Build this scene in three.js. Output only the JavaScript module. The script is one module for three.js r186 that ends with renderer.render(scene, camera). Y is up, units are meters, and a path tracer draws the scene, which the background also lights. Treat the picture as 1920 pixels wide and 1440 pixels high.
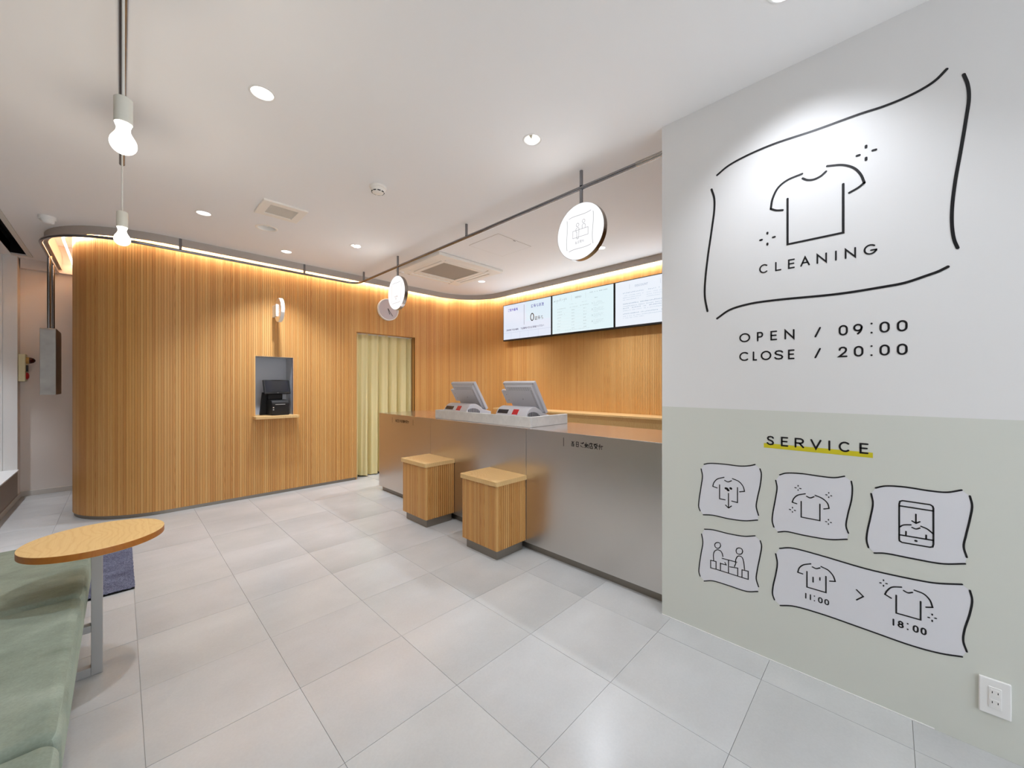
import * as THREE from 'three';
import { RoundedBoxGeometry } from 'three/addons/geometries/RoundedBoxGeometry.js';
import { mergeGeometries } from 'three/addons/utils/BufferGeometryUtils.js';
import { RectAreaLightUniformsLib } from 'three/addons/lights/RectAreaLightUniformsLib.js';

// ---------------------------------------------------------------- camera, exposure, light levels
// World: x to the right-hand rear of the shop, y up, z = -n where n runs along the counter away from the camera. Metres.
const scene = new THREE.Scene();
const camera = new THREE.PerspectiveCamera(2 * Math.atan(720 / 719.2) * 180 / Math.PI, 1920 / 1440, 0.02, 60);
const HEAD = 46.353 * Math.PI / 180;
camera.position.set(0, 1.24, 0);
camera.lookAt(Math.sin(HEAD), 1.24, -Math.cos(HEAD));
camera.setViewOffset(1920, 1440, -20, -2, 1920, 1440);
const renderer = new THREE.WebGLRenderer({ antialias: true });
renderer.toneMapping = THREE.LinearToneMapping;
renderer.toneMappingExposure = 1.22;
renderer.shadowMap.enabled = true;
RectAreaLightUniformsLib.init();
const LEVEL = {
  down: 2.9, wash: 8.5, aimed: 3.4, staff: 8.5, sign: 1.65, behind: 0.8, bay: 8, pendant: 0.25, pendantDown: 0.45, cove: 92, disc: 4, screen: 1.6, sky: 2.45,
  warm: [1, 0.9, 0.78], soft: [0.92, 1, 1.12], white: [0.95, 1.0, 1.1], strip: [1, 0.97, 0.93],
};
scene.background = new THREE.Color().setRGB(0.93 * LEVEL.sky, 1.0 * LEVEL.sky, 1.1 * LEVEL.sky);   // overcast daylight, seen only by the shop window behind the camera

// ---------------------------------------------------------------- helpers
const used = new Map();
function numbered(name) {
  const k = used.get(name) ?? 0; used.set(name, k + 1);
  return k ? name + '_' + String(k).padStart(3, '0') : name;
}
function shade(o) { o.castShadow = true; o.receiveShadow = true; return o; }
function put(name, geometry, material, parent = scene) {             // a mesh that is a part, or a piece of the setting
  const m = shade(new THREE.Mesh(geometry, material)); m.name = parent === scene ? numbered(name) : name; parent.add(m); return m;
}
function thing(name, label, category, [x, y, n] = [0, 0, 0], turn = 0, group) {
  const g = new THREE.Group(); g.name = numbered(name); g.position.set(x, y, -n); g.rotation.y = turn; scene.add(g);
  g.userData = { label, category }; if (group) g.userData.group = group; return g;
}
function setting(name) { const g = new THREE.Group(); g.name = name; g.userData.kind = 'structure'; scene.add(g); return g; }
function copyOf(root, [x, y, n], label, turn = root.rotation.y) {
  const c = root.clone(); c.name = numbered(root.name.replace(/_\d+$/, '')); c.userData = { ...root.userData, label };
  c.position.set(x, y, -n); c.rotation.y = turn; scene.add(c); return c;
}
function rng(seed) { let s = seed >>> 0; return () => { s = (s + 0x6d2b79f5) | 0; let t = Math.imul(s ^ (s >>> 15), 1 | s); t = (t + Math.imul(t ^ (t >>> 7), 61 | t)) ^ t; return ((t ^ (t >>> 14)) >>> 0) / 4294967296; }; }
const FACE_X = -Math.PI / 2;                                           // turns a thing drawn in x-y so that it faces -x, its own +x along +z
// box from its low and high corners in (x, y, n); uv in metres
function box(x0, x1, y0, y1, n0, n1) { const g = new THREE.BoxGeometry(x1 - x0, y1 - y0, n1 - n0); g.translate((x0 + x1) / 2, (y0 + y1) / 2, -(n0 + n1) / 2); return metres(g); }
function rbox(x0, x1, y0, y1, n0, n1, r = 0.004, k = 2) { const g = new RoundedBoxGeometry(x1 - x0, y1 - y0, n1 - n0, k, r); g.translate((x0 + x1) / 2, (y0 + y1) / 2, -(n0 + n1) / 2); return metres(g.index ? g.toNonIndexed() : g); }
function lbox(w, h, d, x = 0, y = 0, z = 0, r = 0) { const g = r ? new RoundedBoxGeometry(w, h, d, 2, r) : new THREE.BoxGeometry(w, h, d); g.translate(x, y, z); return metres(g.index ? g.toNonIndexed() : g); }
function metres(g, du = 0, dv = 0) {                                    // uv by the face's main direction, in metres, grain along y (or along z on level faces)
  const p = g.attributes.position, q = g.attributes.normal, uv = new Float32Array(p.count * 2);
  for (let i = 0; i < p.count; i++) {
    const a = Math.abs(q.getX(i)), b = Math.abs(q.getY(i)), c = Math.abs(q.getZ(i)), x = p.getX(i), y = p.getY(i), z = p.getZ(i);
    const [u, v] = b >= a && b >= c ? [x, z] : a >= c ? [z, y] : [x, y];
    uv[2 * i] = u + du; uv[2 * i + 1] = v + dv;
  }
  g.setAttribute('uv', new THREE.BufferAttribute(uv, 2)); return g;
}
const flat = (g) => { const h = g.index ? g.toNonIndexed() : g; for (const k of Object.keys(h.attributes)) if (!['position', 'normal', 'uv'].includes(k)) h.deleteAttribute(k); return h; };
const merge = (list) => mergeGeometries(list.map(flat));
function lathe(points, seg = 40) { return new THREE.LatheGeometry(points.map(([r, y]) => new THREE.Vector2(r, y)), seg); }
function cyl(r0, r1, h, x = 0, y = 0, z = 0, seg = 24) { const g = new THREE.CylinderGeometry(r0, r1, h, seg); g.translate(x, y, z); return g; }
// plan shapes in (x, n) raised along y
function plan(shape, y0, y1) { const g = new THREE.ExtrudeGeometry(shape, { depth: y1 - y0, bevelEnabled: false, curveSegments: 40 }); g.rotateX(-Math.PI / 2); g.translate(0, y0, 0); return metres(g); }

// strokes drawn as ribbons of one width with round ends, in a plane (u right, v up)
function ribbon(lines, width, curved) {
  const pos = [], r = width / 2;
  const tri = (a, b, c) => pos.push(a[0], a[1], 0, b[0], b[1], 0, c[0], c[1], 0);
  for (const l of lines) {
    let p = []; for (let i = 0; i < l.length; i += 2) p.push([l[i], l[i + 1]]);
    if (curved && p.length > 2) p = new THREE.CatmullRomCurve3(p.map(([a, b]) => new THREE.Vector3(a, b, 0)), false, 'centripetal').getPoints(p.length * 6).map((q) => [q.x, q.y]);
    p = p.filter((q, i) => !i || Math.hypot(q[0] - p[i - 1][0], q[1] - p[i - 1][1]) > 1e-6);
    if (p.length < 2) continue;
    const dir = (i) => { const a = p[i], b = p[i + 1], L = Math.hypot(b[0] - a[0], b[1] - a[1]); return [(b[0] - a[0]) / L, (b[1] - a[1]) / L]; };
    const n = p.length, shut = n > 3 && Math.hypot(p[0][0] - p[n - 1][0], p[0][1] - p[n - 1][1]) < r;
    const side = p.map((q, i) => {                                       // mitred corners
      const e = i < n - 1 ? dir(i) : shut ? dir(0) : dir(n - 2), d = i ? dir(i - 1) : shut ? dir(n - 2) : e, m = [-(d[1] + e[1]), d[0] + e[0]], L = Math.hypot(m[0], m[1]) || 1, k = r / Math.max(0.35, (m[0] * -e[1] + m[1] * e[0]) / L);
      return [m[0] / L * k, m[1] / L * k];
    });
    for (let i = 0; i + 1 < n; i++) {
      const [a, b, s, t] = [p[i], p[i + 1], side[i], side[i + 1]], A = [a[0] + s[0], a[1] + s[1]], B = [a[0] - s[0], a[1] - s[1]], C = [b[0] + t[0], b[1] + t[1]], D = [b[0] - t[0], b[1] - t[1]];
      tri(B, D, A); tri(A, D, C);
    }
    if (!shut) for (const [c, d] of [[p[0], dir(0).map((q) => -q)], [p[n - 1], dir(n - 2)]]) {          // round ends
      const t = Math.atan2(d[1], d[0]) - Math.PI / 2;
      for (let k = 0; k < 8; k++) { const u = t + k * Math.PI / 8, v = u + Math.PI / 8; tri(c, [c[0] + r * Math.cos(u), c[1] + r * Math.sin(u)], [c[0] + r * Math.cos(v), c[1] + r * Math.sin(v)]); }
    }
  }
  const g = new THREE.BufferGeometry(); g.setAttribute('position', new THREE.Float32BufferAttribute(pos, 3));
  g.setAttribute('normal', new THREE.Float32BufferAttribute(pos.map((_, i) => (i % 3 === 2 ? 1 : 0)), 3)); g.setAttribute('uv', new THREE.Float32BufferAttribute(new Float32Array(pos.length / 3 * 2), 2)); return g;
}
// letters as strokes in a unit box
const arc = (cx, cy, rx, ry, a, b, k = 14) => { const o = []; for (let i = 0; i <= k; i++) { const t = (a + (b - a) * i / k) * Math.PI / 180; o.push(cx + rx * Math.cos(t), cy + ry * Math.sin(t)); } return o; };
const GLYPH = {
  C: [arc(.5, .5, .5, .5, 48, 312)], L: [[0, 1, 0, 0, 1, 0]], E: [[1, 1, 0, 1, 0, 0, 1, 0], [0, .52, .9, .52]], A: [[0, 0, .5, 1, 1, 0], [.2, .34, .8, .34]],
  N: [[0, 0, 0, 1, 1, 0, 1, 1]], I: [[.5, 0, .5, 1]], G: [arc(.5, .5, .5, .5, 48, 345), [.56, .4, 1, .4, 1, .3]], O: [arc(.5, .5, .5, .5, 0, 360, 24)],
  P: [[0, 0, 0, 1, .6, 1, ...arc(.6, .73, .4, .27, 80, -80, 8), .6, .46, 0, .46]], '/': [[0, 0, 1, 1]],
  0: [[0, .35, 0, .65, ...arc(.5, .65, .5, .35, 180, 0, 10), 1, .35, ...arc(.5, .35, .5, .35, 0, -180, 10)]],
  9: [arc(.5, .67, .5, .33, 0, 360, 20), [1, .67, .92, .4, .75, .18, .5, .0]], ':': [[.5, 0, .5, .02], [.5, .98, .5, 1]],
  S: [[.95, .84, .8, .96, .5, 1, .2, .95, .06, .77, .18, .6, .5, .52, .82, .42, .96, .25, .84, .06, .5, 0, .18, .05, .02, .18]],
  2: [[.04, .74, .12, .92, .35, 1, .65, 1, .9, .88, .94, .68, .8, .48, 0, 0, 1, 0]], R: [[0, 0, 0, 1, .6, 1, ...arc(.6, .74, .38, .26, 80, -80, 8), .6, .48, 0, .48], [.5, .48, 1, 0]],
  V: [[0, 1, .5, 0, 1, 1]], 1: [[.5, 0, .5, 1]], 8: [arc(.5, .75, .42, .25, 0, 360, 18), arc(.5, .26, .5, .26, 0, 360, 18)],
};
function lettering(letters, v0, h, width) {                            // letters: [character, left, right]
  const lines = [];
  const r = width * 0.42; v0 += r; h -= 2 * r;                          // the measures are those of the inked outline
  for (let [c, a, b] of letters) { if (b - a > 2.2 * width) { a += r; b -= r; } for (const l of GLYPH[c]) lines.push(l.map((q, i) => (i % 2 ? v0 + q * h : a + q * (b - a)))); }
  return ribbon(lines, width, false);
}
// Japanese characters as strokes on a ten by ten grid (x right, y down), each stroke a run of two-digit points
const JP = {
  当: '4144 2133 7153 1575 7579 1777 1979', 日: '2129 21717979 2575 2979', ご: '22627253 26388979 7182 8091', 来: '1383 2435 7465 0595 4049 4519 4589', 店: '4041 1191 110609 5054 5474 36398986 3686',
  受: '8011 2223 4142 7263 1313 141193 9394 2575 7529 2589', 付: '3014 2329 3393 73797868 4556', 待: '3012 3314 2429 5154 4181 3494 3696 75797869 4657', ち: '2272 41363556768869 6949',
  状: '2129 1131 0517 4494 60646349 6489 7182', 況: '1021 0313 1708 4141 41854181 44418185 44854181 5448 5439 64698998', 案: '4041 1211918192 4124 2363 6334 0595 4549 4619 4689', 内: '1219 12828978 4043 4316 4376',
  番: '7021 4044 2233 7263 0393 4405 4495 25297979 25757979 2777 4579', 号: '21712474 2124 7174 0595 4536 36768979 7948', お: '1262 3129 2918 1856 5678 7869 6949 7182', 組: '3012 1233 3315 1535 2529 1719 3739 51597989 5181 8189 5383 5686 4999',
  予: '2171 7143 3454 0595 95864 5359 5949', 約: '3012 1233 3315 1535 2529 1719 3739 5043 42838878 5556', 優: '2004 1319 3191 4282 42478287 4484 3595 4649 5868 7889 3896', 先: '3015 2373 4045 0595 3508 6568 68989997',
  時: '1118 11414818 1444 4881 5191 7053 4393 4595 7579 7969 5657', 不: '1191 5126 5259 6486', 在: '1292 4015 2429 5484 6369 4999', の: '522818142252728587669', 下: '1191 5159 5376',
  記: '1131 0343 1535 16193936 1636 5181 8184 8454 5458 59999796', 方: '4041 0292 42364918 4474 7479 7969', は: '1119 4383 7078 7848 4857 5789', 声: '4043 0191 2383 15852887 1528 4548 2808', 掛: '2029 0343 0746 6063 4383 6366 4686 6369 4989 8089 8597',
  け: '1119 4393 70787869', く: '61359 6125 2569', だ: '1252 3018 5383 5658 5888 7172 8182', さ: '1383 4067 2638 3878', い: '11172736 7186', 組待: '',
};
function jp(text, size) {                                             // strokes of a line of text, each character size x size, y up from the base line
  const lines = []; let x = 0;
  for (const c of text) {
    if (JP[c]) for (const s of JP[c].split(' ')) {
      const l = []; for (let i = 0; i + 1 < s.length; i += 2) l.push(x + (+s[i]) / 9.6 * size, (1 - (+s[i + 1]) / 9) * size);
      if (l.length === 2) l.push(l[0], l[1] - 0.02 * size);
      lines.push(l);
    }
    x += size * 1.08;
  }
  return { lines, width: x };
}
function jpDraw(c, text, x, y, size, colour, weight = 0.1, squeeze = 1) {
  c.strokeStyle = colour; c.lineWidth = size * weight; c.lineCap = 'round'; c.lineJoin = 'round';
  for (const l of jp(text, size).lines) { c.beginPath(); for (let i = 0; i < l.length; i += 2) c[i ? 'lineTo' : 'moveTo'](x + l[i] * squeeze, y - l[i + 1]); c.stroke(); }
}

// ---------------------------------------------------------------- textures
function hash(x, y) { let h = Math.imul(x | 0, 374761393) ^ Math.imul(y | 0, 668265263); h = Math.imul(h ^ (h >>> 13), 1274126177); return ((h ^ (h >>> 16)) >>> 0) / 4294967296; }
function value(x, y, px, py) {                                         // value noise that repeats after px, py cells
  const ix = Math.floor(x), iy = Math.floor(y), fx = x - ix, fy = y - iy, s = fx * fx * (3 - 2 * fx), t = fy * fy * (3 - 2 * fy), m = (a, b) => ((a % b) + b) % b;
  const k = (i, j) => hash(m(i, px), m(j, py));
  return (k(ix, iy) * (1 - s) + k(ix + 1, iy) * s) * (1 - t) + (k(ix, iy + 1) * (1 - s) + k(ix + 1, iy + 1) * s) * t;
}
function fbm(x, y, px, py, o = 4) { let a = 0, w = 0.5, n = 0; for (let i = 0; i < o; i++) { a += w * value(x, y, px, py); n += w; w *= 0.5; x *= 2; y *= 2; px *= 2; py *= 2; } return a / n; }
function texture(w, h, sizeU, sizeV, pixel, srgb = true) {
  const d = new Uint8Array(w * h * 4);
  for (let y = 0; y < h; y++) for (let x = 0; x < w; x++) { const c = pixel(x / w, y / h), i = (y * w + x) * 4; d[i] = c[0]; d[i + 1] = c[1]; d[i + 2] = c[2]; d[i + 3] = 255; }
  const t = new THREE.DataTexture(d, w, h); t.magFilter = THREE.LinearFilter; t.minFilter = THREE.LinearMipmapLinearFilter; t.generateMipmaps = true;
  t.wrapS = THREE.RepeatWrapping; t.wrapT = THREE.MirroredRepeatWrapping; t.repeat.set(1 / sizeU, 1 / sizeV); if (srgb) t.colorSpace = THREE.SRGBColorSpace; t.needsUpdate = true; return t;
}
const mixc = (a, b, t) => [a[0] + (b[0] - a[0]) * t, a[1] + (b[1] - a[1]) * t, a[2] + (b[2] - a[2]) * t];
const clamp = (v, a = 0, b = 255) => Math.min(b, Math.max(a, v));
// sixteen strips of 2 cm, each with its own grain: straight, or cathedral arches
const strips = (() => { const r = rng(7); return Array.from({ length: 16 }, () => ({ c: -0.6 + 2.2 * r(), k: 2.5 + 4 * r(), v: r() * 1.3, s: 3 + 4 * r(), n: 1.1 + 1.3 * r(), tone: r(), plain: r() < 0.4 })); })();
function slatGrain(u, v) {
  const i = Math.min(15, Math.floor(u * 16)), x = u * 16 - i, q = strips[i], y = v * 1.3;
  const wob = (fbm(y * 6 + i * 17, i * 3.1, 4096, 64, 3) - 0.5) * 0.5;
  const ring = q.plain ? (x + wob * 0.4 + i) * 2.6 : Math.sqrt((x - q.c + wob * 0.5) ** 2 * q.k + ((y - q.v) * q.s * 0.35) ** 2) * q.n * 1.7;
  const g = 0.5 + 0.5 * Math.sin(ring * 6.283), fine = value(u * 16 * 14, y * 9, 224, 64);
  const t = clamp(0.1 + (q.plain ? 0.16 : 0.62) * g * g * g + 0.12 * fine + 0.3 * (fbm(i * 5 + 0.3, y * 1.6, 80, 64, 2) - 0.4), 0, 1);
  return mixc(mixc([228, 185, 121], [217, 168, 101], q.tone), [172, 110, 47], t * 0.62);
}
const slatTex = texture(512, 1024, 0.32, 1.3, slatGrain);
const boardTex = texture(512, 512, 0.5, 0.5, (u, v) => {
  const wob = (fbm(v * 3, u * 2, 3, 2, 3) - 0.5), ring = Math.sqrt((u - 0.42 + wob * 0.22) ** 2 * 6 + ((v - 0.3) * 1.2) ** 2) * 9;
  const g = 0.5 + 0.5 * Math.sin(ring * 6.283), fine = value(u * 220, v * 7, 220, 7);
  return mixc([240, 208, 146], [204, 150, 80], clamp(0.08 + 0.2 * g * g * g * g * g + 0.14 * fine, 0, 1) * 0.8);
});
const paleTex = texture(512, 512, 0.5, 0.5, (u, v) => {
  const wob = (fbm(v * 3 + 7, u * 2, 3, 2, 3) - 0.5), ring = Math.sqrt((u - 0.7 + wob * 0.3) ** 2 * 14 + ((v - 0.6) * 0.7) ** 2) * 8;
  const g = 0.5 + 0.5 * Math.sin(ring * 6.283), fine = value(u * 200, v * 6, 200, 6);
  return mixc([228, 192, 134], [196, 146, 84], clamp(0.1 + 0.3 * g * g * g + 0.25 * fine, 0, 1) * 0.75);
});
const floorTex = texture(1024, 1024, 2.4, 2.4, (u, v) => {
  const a = fbm(u * 5, v * 5, 5, 5, 5), b = fbm((u + v * 0.35) * 3 + 9, v * 14, 3, 14, 4), c = value(u * 500, v * 500, 500, 500);
  const t = 201 + (a - 0.5) * 30 + (b - 0.5) * 12 + (c - 0.5) * 4; return [clamp(t - 1), clamp(t), clamp(t - 1)];
});
const suedeTex = texture(512, 512, 0.8, 0.8, (u, v) => {
  const a = fbm(u * 6, v * 10, 6, 10, 4), c = value(u * 250, v * 250, 250, 250), t = (a - 0.5) * 46 + (c - 0.5) * 10;
  return [clamp(146 + t), clamp(158 + t), clamp(144 + t)];
});
const rugTex = texture(512, 512, 0.6, 0.6, (u, v) => { const a = fbm(u * 8, v * 8, 8, 8, 5), c = value(u * 170, v * 170, 170, 170), t = (a - 0.5) * 50 + (c - 0.5) * 50; return [clamp(96 + t), clamp(99 + t), clamp(119 + t)]; });
const plasterTex = texture(512, 512, 0.7, 0.7, (u, v) => { const t = 128 + (fbm(u * 40, v * 40, 40, 40, 3) - 0.5) * 120; return [t, t, t]; }, false);
const stoneTex = texture(512, 512, 0.4, 0.4, (u, v) => { const a = fbm(u * 9, v * 9, 9, 9, 4), c = value(u * 120, v * 120, 120, 120), t = 212 + (a - 0.5) * 22 - (c > 0.86 ? 26 * (c - 0.86) / 0.14 : 0); return [t, t - 2, t - 8]; });
const zincTex = texture(512, 512, 0.6, 0.6, (u, v) => { const a = fbm(u * 8, v * 8, 8, 8, 5), t = 168 + (a - 0.5) * 26; return [t, t - 3, t - 8]; });
const brushTex = texture(256, 256, 0.25, 0.25, (u, v) => { const t = 120 + (value(u * 4, v * 250, 4, 250) - 0.5) * 60; return [t, t, t]; }, false);

// ---------------------------------------------------------------- materials
const std = (o) => new THREE.MeshStandardMaterial(o);
const M = {
  ceiling: std({ color: '#f8f7f6', roughness: 0.9 }), wall: std({ color: '#ecebe9', roughness: 0.75, bumpMap: plasterTex, bumpScale: 0.0004 }),
  lower: std({ color: '#dcded4', roughness: 0.6, bumpMap: plasterTex, bumpScale: 0.0004 }), corridor: std({ color: '#eae2da', roughness: 0.85 }), lowWall: std({ color: '#a2978d', roughness: 0.85 }), bay: std({ color: '#ecebe8', roughness: 0.7 }), blind: std({ color: '#857d74', roughness: 0.9 }),
  fascia: std({ color: '#b9b0a8', roughness: 0.85 }), base: std({ color: '#cfc9c0', roughness: 0.6 }), rear: std({ color: '#ecebe8', roughness: 0.85 }),
  grout: std({ color: '#b3b1ac', roughness: 0.95 }), backing: std({ color: '#b07a3c', roughness: 0.85 }),
  steel: std({ color: '#d6d2cd', metalness: 1, roughness: 0.31 }), top: std({ color: '#e0d9d8', metalness: 1, roughness: 0.2 }),
  kick: std({ color: '#928b82', metalness: 0.8, roughness: 0.45 }), tube: std({ color: '#8b8b8f', metalness: 1, roughness: 0.22 }), rim: std({ color: '#a8a39e', metalness: 1, roughness: 0.25 }),
  grey: std({ color: '#b0aeab', roughness: 0.5, metalness: 0.2 }), ink: std({ color: '#0d0c10', roughness: 0.45 }), bright: std({ color: '#e6e6ea', roughness: 0.6 }), yellow: std({ color: '#d8cb1e', roughness: 0.6 }),
  gimbal: std({ color: '#b9b2a0', roughness: 0.5 }), fitting: std({ color: '#f2f0ec', roughness: 0.4 }), dark: std({ color: '#0a0a0b', roughness: 0.6 }), slot: std({ color: '#060606', roughness: 0.95 }), unit: std({ color: '#faf5ec', roughness: 0.5 }), grille: std({ color: '#bcb1a2', roughness: 0.7 }),
  edge: std({ color: '#c08a45', map: boardTex, roughness: 0.45 }), pos: std({ color: '#c9c8cc', roughness: 0.5 }), posDark: std({ color: '#6d6d72', roughness: 0.6 }), black: std({ color: '#070708', roughness: 0.5 }), gloss: std({ color: '#0b0e1c', roughness: 0.25 }), red: std({ color: '#c01f24', roughness: 0.4 }), orange: std({ color: '#d8642e', roughness: 0.5 }),
  curtain: new THREE.MeshPhysicalMaterial({ color: '#e4d6a0', roughness: 0.95, sheen: 0.1, sheenColor: new THREE.Color('#fff4cf') }), cream: std({ color: '#e3dbb2', roughness: 0.6 }), amber: std({ color: '#c79b4e', roughness: 0.4 }), maroon: std({ color: '#3a0a0c', roughness: 0.15 }),
  socket: std({ color: '#e4e0d2', roughness: 0.4 }), cord: std({ color: '#e6e3da', roughness: 0.6 }), stone: std({ map: stoneTex, roughness: 0.7 }), zinc: std({ map: zincTex, metalness: 0.8, roughness: 0.5 }), niche: std({ color: '#c9cbd0', roughness: 0.5, metalness: 0.1 }),
  board: std({ map: boardTex, roughness: 0.4 }), pale: std({ map: paleTex, roughness: 0.5 }), suede: new THREE.MeshPhysicalMaterial({ map: suedeTex, roughness: 0.95, sheen: 0.4, sheenColor: new THREE.Color('#b9cbb8'), sheenRoughness: 0.6 }), rug: std({ map: rugTex, roughness: 1 }),
  plastic: std({ color: '#f3f2ef', roughness: 0.35 }), pane: new THREE.MeshPhysicalMaterial({ color: '#ffffff', transmission: 1, thickness: 0, roughness: 0 }), clock: std({ color: '#d3cad0', roughness: 0.6 }), trim: std({ color: '#dfdcd4', roughness: 0.5 }), glassGrey: std({ color: '#bdbfba', roughness: 0.2, metalness: 0.4 }),
};
const glow = (rgb, k) => std({ color: '#ffffff', emissive: new THREE.Color().setRGB(...rgb), emissiveIntensity: k, roughness: 0.5 });
const slatMats = ['#ffffff', '#f7efe6', '#fff8ec', '#f3e6d8'].map((c) => std({ color: c, map: slatTex, roughness: 0.52 }));
const tileMats = ['#ffffff', '#fdfdfc', '#fafafa'].map((c) => std({ color: c, map: floorTex, roughness: 0.24 }));
const rgb = (a) => new THREE.Color().setRGB(...a);
function spot(parent, [x, y, z], [tx, ty, tz], k, colour, angle, pen) {
  const l = new THREE.SpotLight(rgb(colour), k, 0, angle, pen, 2); l.position.set(x, y, z); l.target.position.set(tx, ty, tz); l.castShadow = true; l.shadow.radius = 1.2; parent.add(l, l.target); return l;
}
function panel(parent, w, h, k, colour, [x, y, z], [tx, ty, tz]) { const l = new THREE.RectAreaLight(rgb(colour), k, w, h); l.position.set(x, y, z); parent.add(l); parent.updateMatrixWorld(true); l.lookAt(parent.localToWorld(new THREE.Vector3(tx, ty, tz))); return l; }

// ---------------------------------------------------------------- the setting: plan measures
const CEIL = 2.635, WX = 2.023, WN = 0.887, CX = 2.11, CTOP = 0.912;
const LEFT = -0.77, FAR = 6.98, FRONT = 5.05, BACK = 4.12;               // low left wall, corridor end, slatted front, slatted rear
const A1 = { x: 0.33, n: 5.70, r: 0.65 }, A2 = { x: 3.30, n: 4.23, r: 0.82 };
// the line of the slatted wall moved sideways into the shop by d, as [x, n] points; s0 is how near to the camera it ends on the rear wall
function wallLine(d, nEnd = -1.6, k = 28) {
  const p = [[A1.x - A1.r - d, FAR], [A1.x - A1.r - d, A1.n]];
  for (let i = 1; i <= k; i++) { const t = Math.PI + i / k * Math.PI / 2; p.push([A1.x + (A1.r + d) * Math.cos(t), A1.n + (A1.r + d) * Math.sin(t)]); }
  for (let i = 0; i <= k; i++) { const t = Math.PI / 2 - i / k * Math.PI / 2; p.push([A2.x + (A2.r - d) * Math.cos(t), A2.n + (A2.r - d) * Math.sin(t)]); }
  p.push([BACK - d, nEnd]); return p;
}
function band(d0, d1, y0, y1, nEnd) {                                   // a strip between two offsets of that line
  const a = wallLine(d0, nEnd), b = wallLine(d1, nEnd).reverse(), s = new THREE.Shape();
  [...a, ...b].forEach(([x, n], i) => (i ? s.lineTo(x, n) : s.moveTo(x, n))); return plan(s, y0, y1);
}
const DOWN = [[0.468, 2.167], [0.466, 4.025], [1.198, 4.559], [3.36, 3.97], [3.372, 2.121], [1.616, 1.466], [1.627, 3.864], [1.614, 0.263]];
DOWN.push([-1.03, 6.25], [-1.03, 4.6], [0.467, 0.3], [1.66, -0.93], [0.467, -1.5]);
const SPEAKER = [0.897, 4.0];

// floor: square tiles with open joints on a grey bed
{
  const f = setting('floor');
  put('bed', box(-1.5, 4.4, -0.12, -0.004, -2.4, 7.3), M.grout, f);
  const P = 0.4513, r = rng(21), shapes = [];
  for (let k = 0; k < 8; k++) { const g = new THREE.BoxGeometry(P - 0.0015, 0.009, P - 0.0015); g.translate(0, -0.0045, 0); shapes.push(metres(g, r() * 2.4, r() * 2.4)); }
  for (let i = -4; i < 3; i++) for (let j = -6; j < 13; j++) {
    const t = put('tile', shapes[Math.floor(r() * 8)], tileMats[Math.floor(r() * 3)], f); t.position.set(0.959 + P * (i + 0.5), (r() - 0.5) * 0.0006, -(1.2906 + P * (j + 0.5)));
  }
  put('staff_floor', box(0.959 + P * 3 + 0.001, 4.3, -0.009, 0, -1.4, 7.1), tileMats[0], f);
}
// ceiling with the openings for the fittings and the slot over the window bay
{
  const c = setting('ceiling'), s = new THREE.Shape(), edge = wallLine(0.17, -1.6);
  s.moveTo(-1.3, -2.3); s.lineTo(BACK - 0.17, -2.3); [...edge].reverse().forEach(([x, n]) => s.lineTo(x, n)); s.lineTo(-1.3, FAR); s.lineTo(-1.3, -2.3);
  for (const [x, n] of [...DOWN, SPEAKER]) { const h = new THREE.Path(), R = n === SPEAKER[1] ? 0.07 : 0.0475; h.absarc(x, n, R, 0, Math.PI * 2, true); s.holes.push(h); }
  const h = new THREE.Path(); h.moveTo(-0.80, -0.5); h.lineTo(-0.80, 6.69); h.lineTo(-0.69, 6.69); h.lineTo(-0.69, -0.5); h.lineTo(-0.80, -0.5); s.holes.push(h);
  put('main_ceiling', plan(s, CEIL, CEIL + 0.1), M.ceiling, c);
  put('upper_lid', box(-1.4, 4.4, 2.86, 2.95, -2.4, 7.3), M.ceiling, c);
  const t = new THREE.Shape(); t.moveTo(-0.80, -0.5); t.lineTo(-0.80, 6.69); t.lineTo(-0.69, 6.69); t.lineTo(-0.69, -0.5); t.lineTo(-0.80, -0.5);
  put('slot_box', merge([box(-0.803, -0.80, CEIL, 2.80, -0.5, 6.69), box(-0.69, -0.687, CEIL + 0.004, 2.80, -0.5, 6.69), box(-0.803, -0.687, 2.80, 2.803, -0.5, 6.69), box(-0.80, -0.69, CEIL + 0.004, 2.80, 6.687, 6.69)]), M.slot, c);
  put('slot_frame', merge([box(-0.69, -0.657, CEIL - 0.012, CEIL - 0.0005, -0.5, 6.74), box(-0.80, -0.69, CEIL - 0.012, CEIL - 0.0005, 6.69, 6.74)]), M.trim, c);
}
// drop edge of the light cove, following the slatted wall
{
  const c = setting('trim_1');
  put('fascia', band(0.145, 0.17, 2.566, CEIL + 0.1, -1.6), M.fascia, c);
}
// lamp strip in the cove
{
  const t = thing('light_strip', 'warm light strip hidden in the cove along the top of the slatted wall', 'light strip');
  put('lamp_strip', band(0.05, 0.064, 2.625, 2.637, 0.9), glow(LEVEL.strip, 7), t);
  const l = wallLine(0.048, 0.9, 3), w = wallLine(0, 0.9, 3);
  for (let i = 0; i + 1 < l.length; i++) {
    const [a, b] = [l[i], l[i + 1]], L = Math.hypot(b[0] - a[0], b[1] - a[1]), k = Math.max(1, Math.round(L / 0.8)), dx = (w[i][0] + w[i + 1][0] - a[0] - b[0]) / 2, dn = (w[i][1] + w[i + 1][1] - a[1] - b[1]) / 2;
    for (let j = 0; j < k; j++) { const f = (j + 0.5) / k, x = a[0] + (b[0] - a[0]) * f, n = a[1] + (b[1] - a[1]) * f; panel(t, L / k * 0.98, 0.02, LEVEL.cove, LEVEL.strip, [x, 2.631, -n], [x + dx, 2.631, -(n + dn)]); }
  }
}
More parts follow.
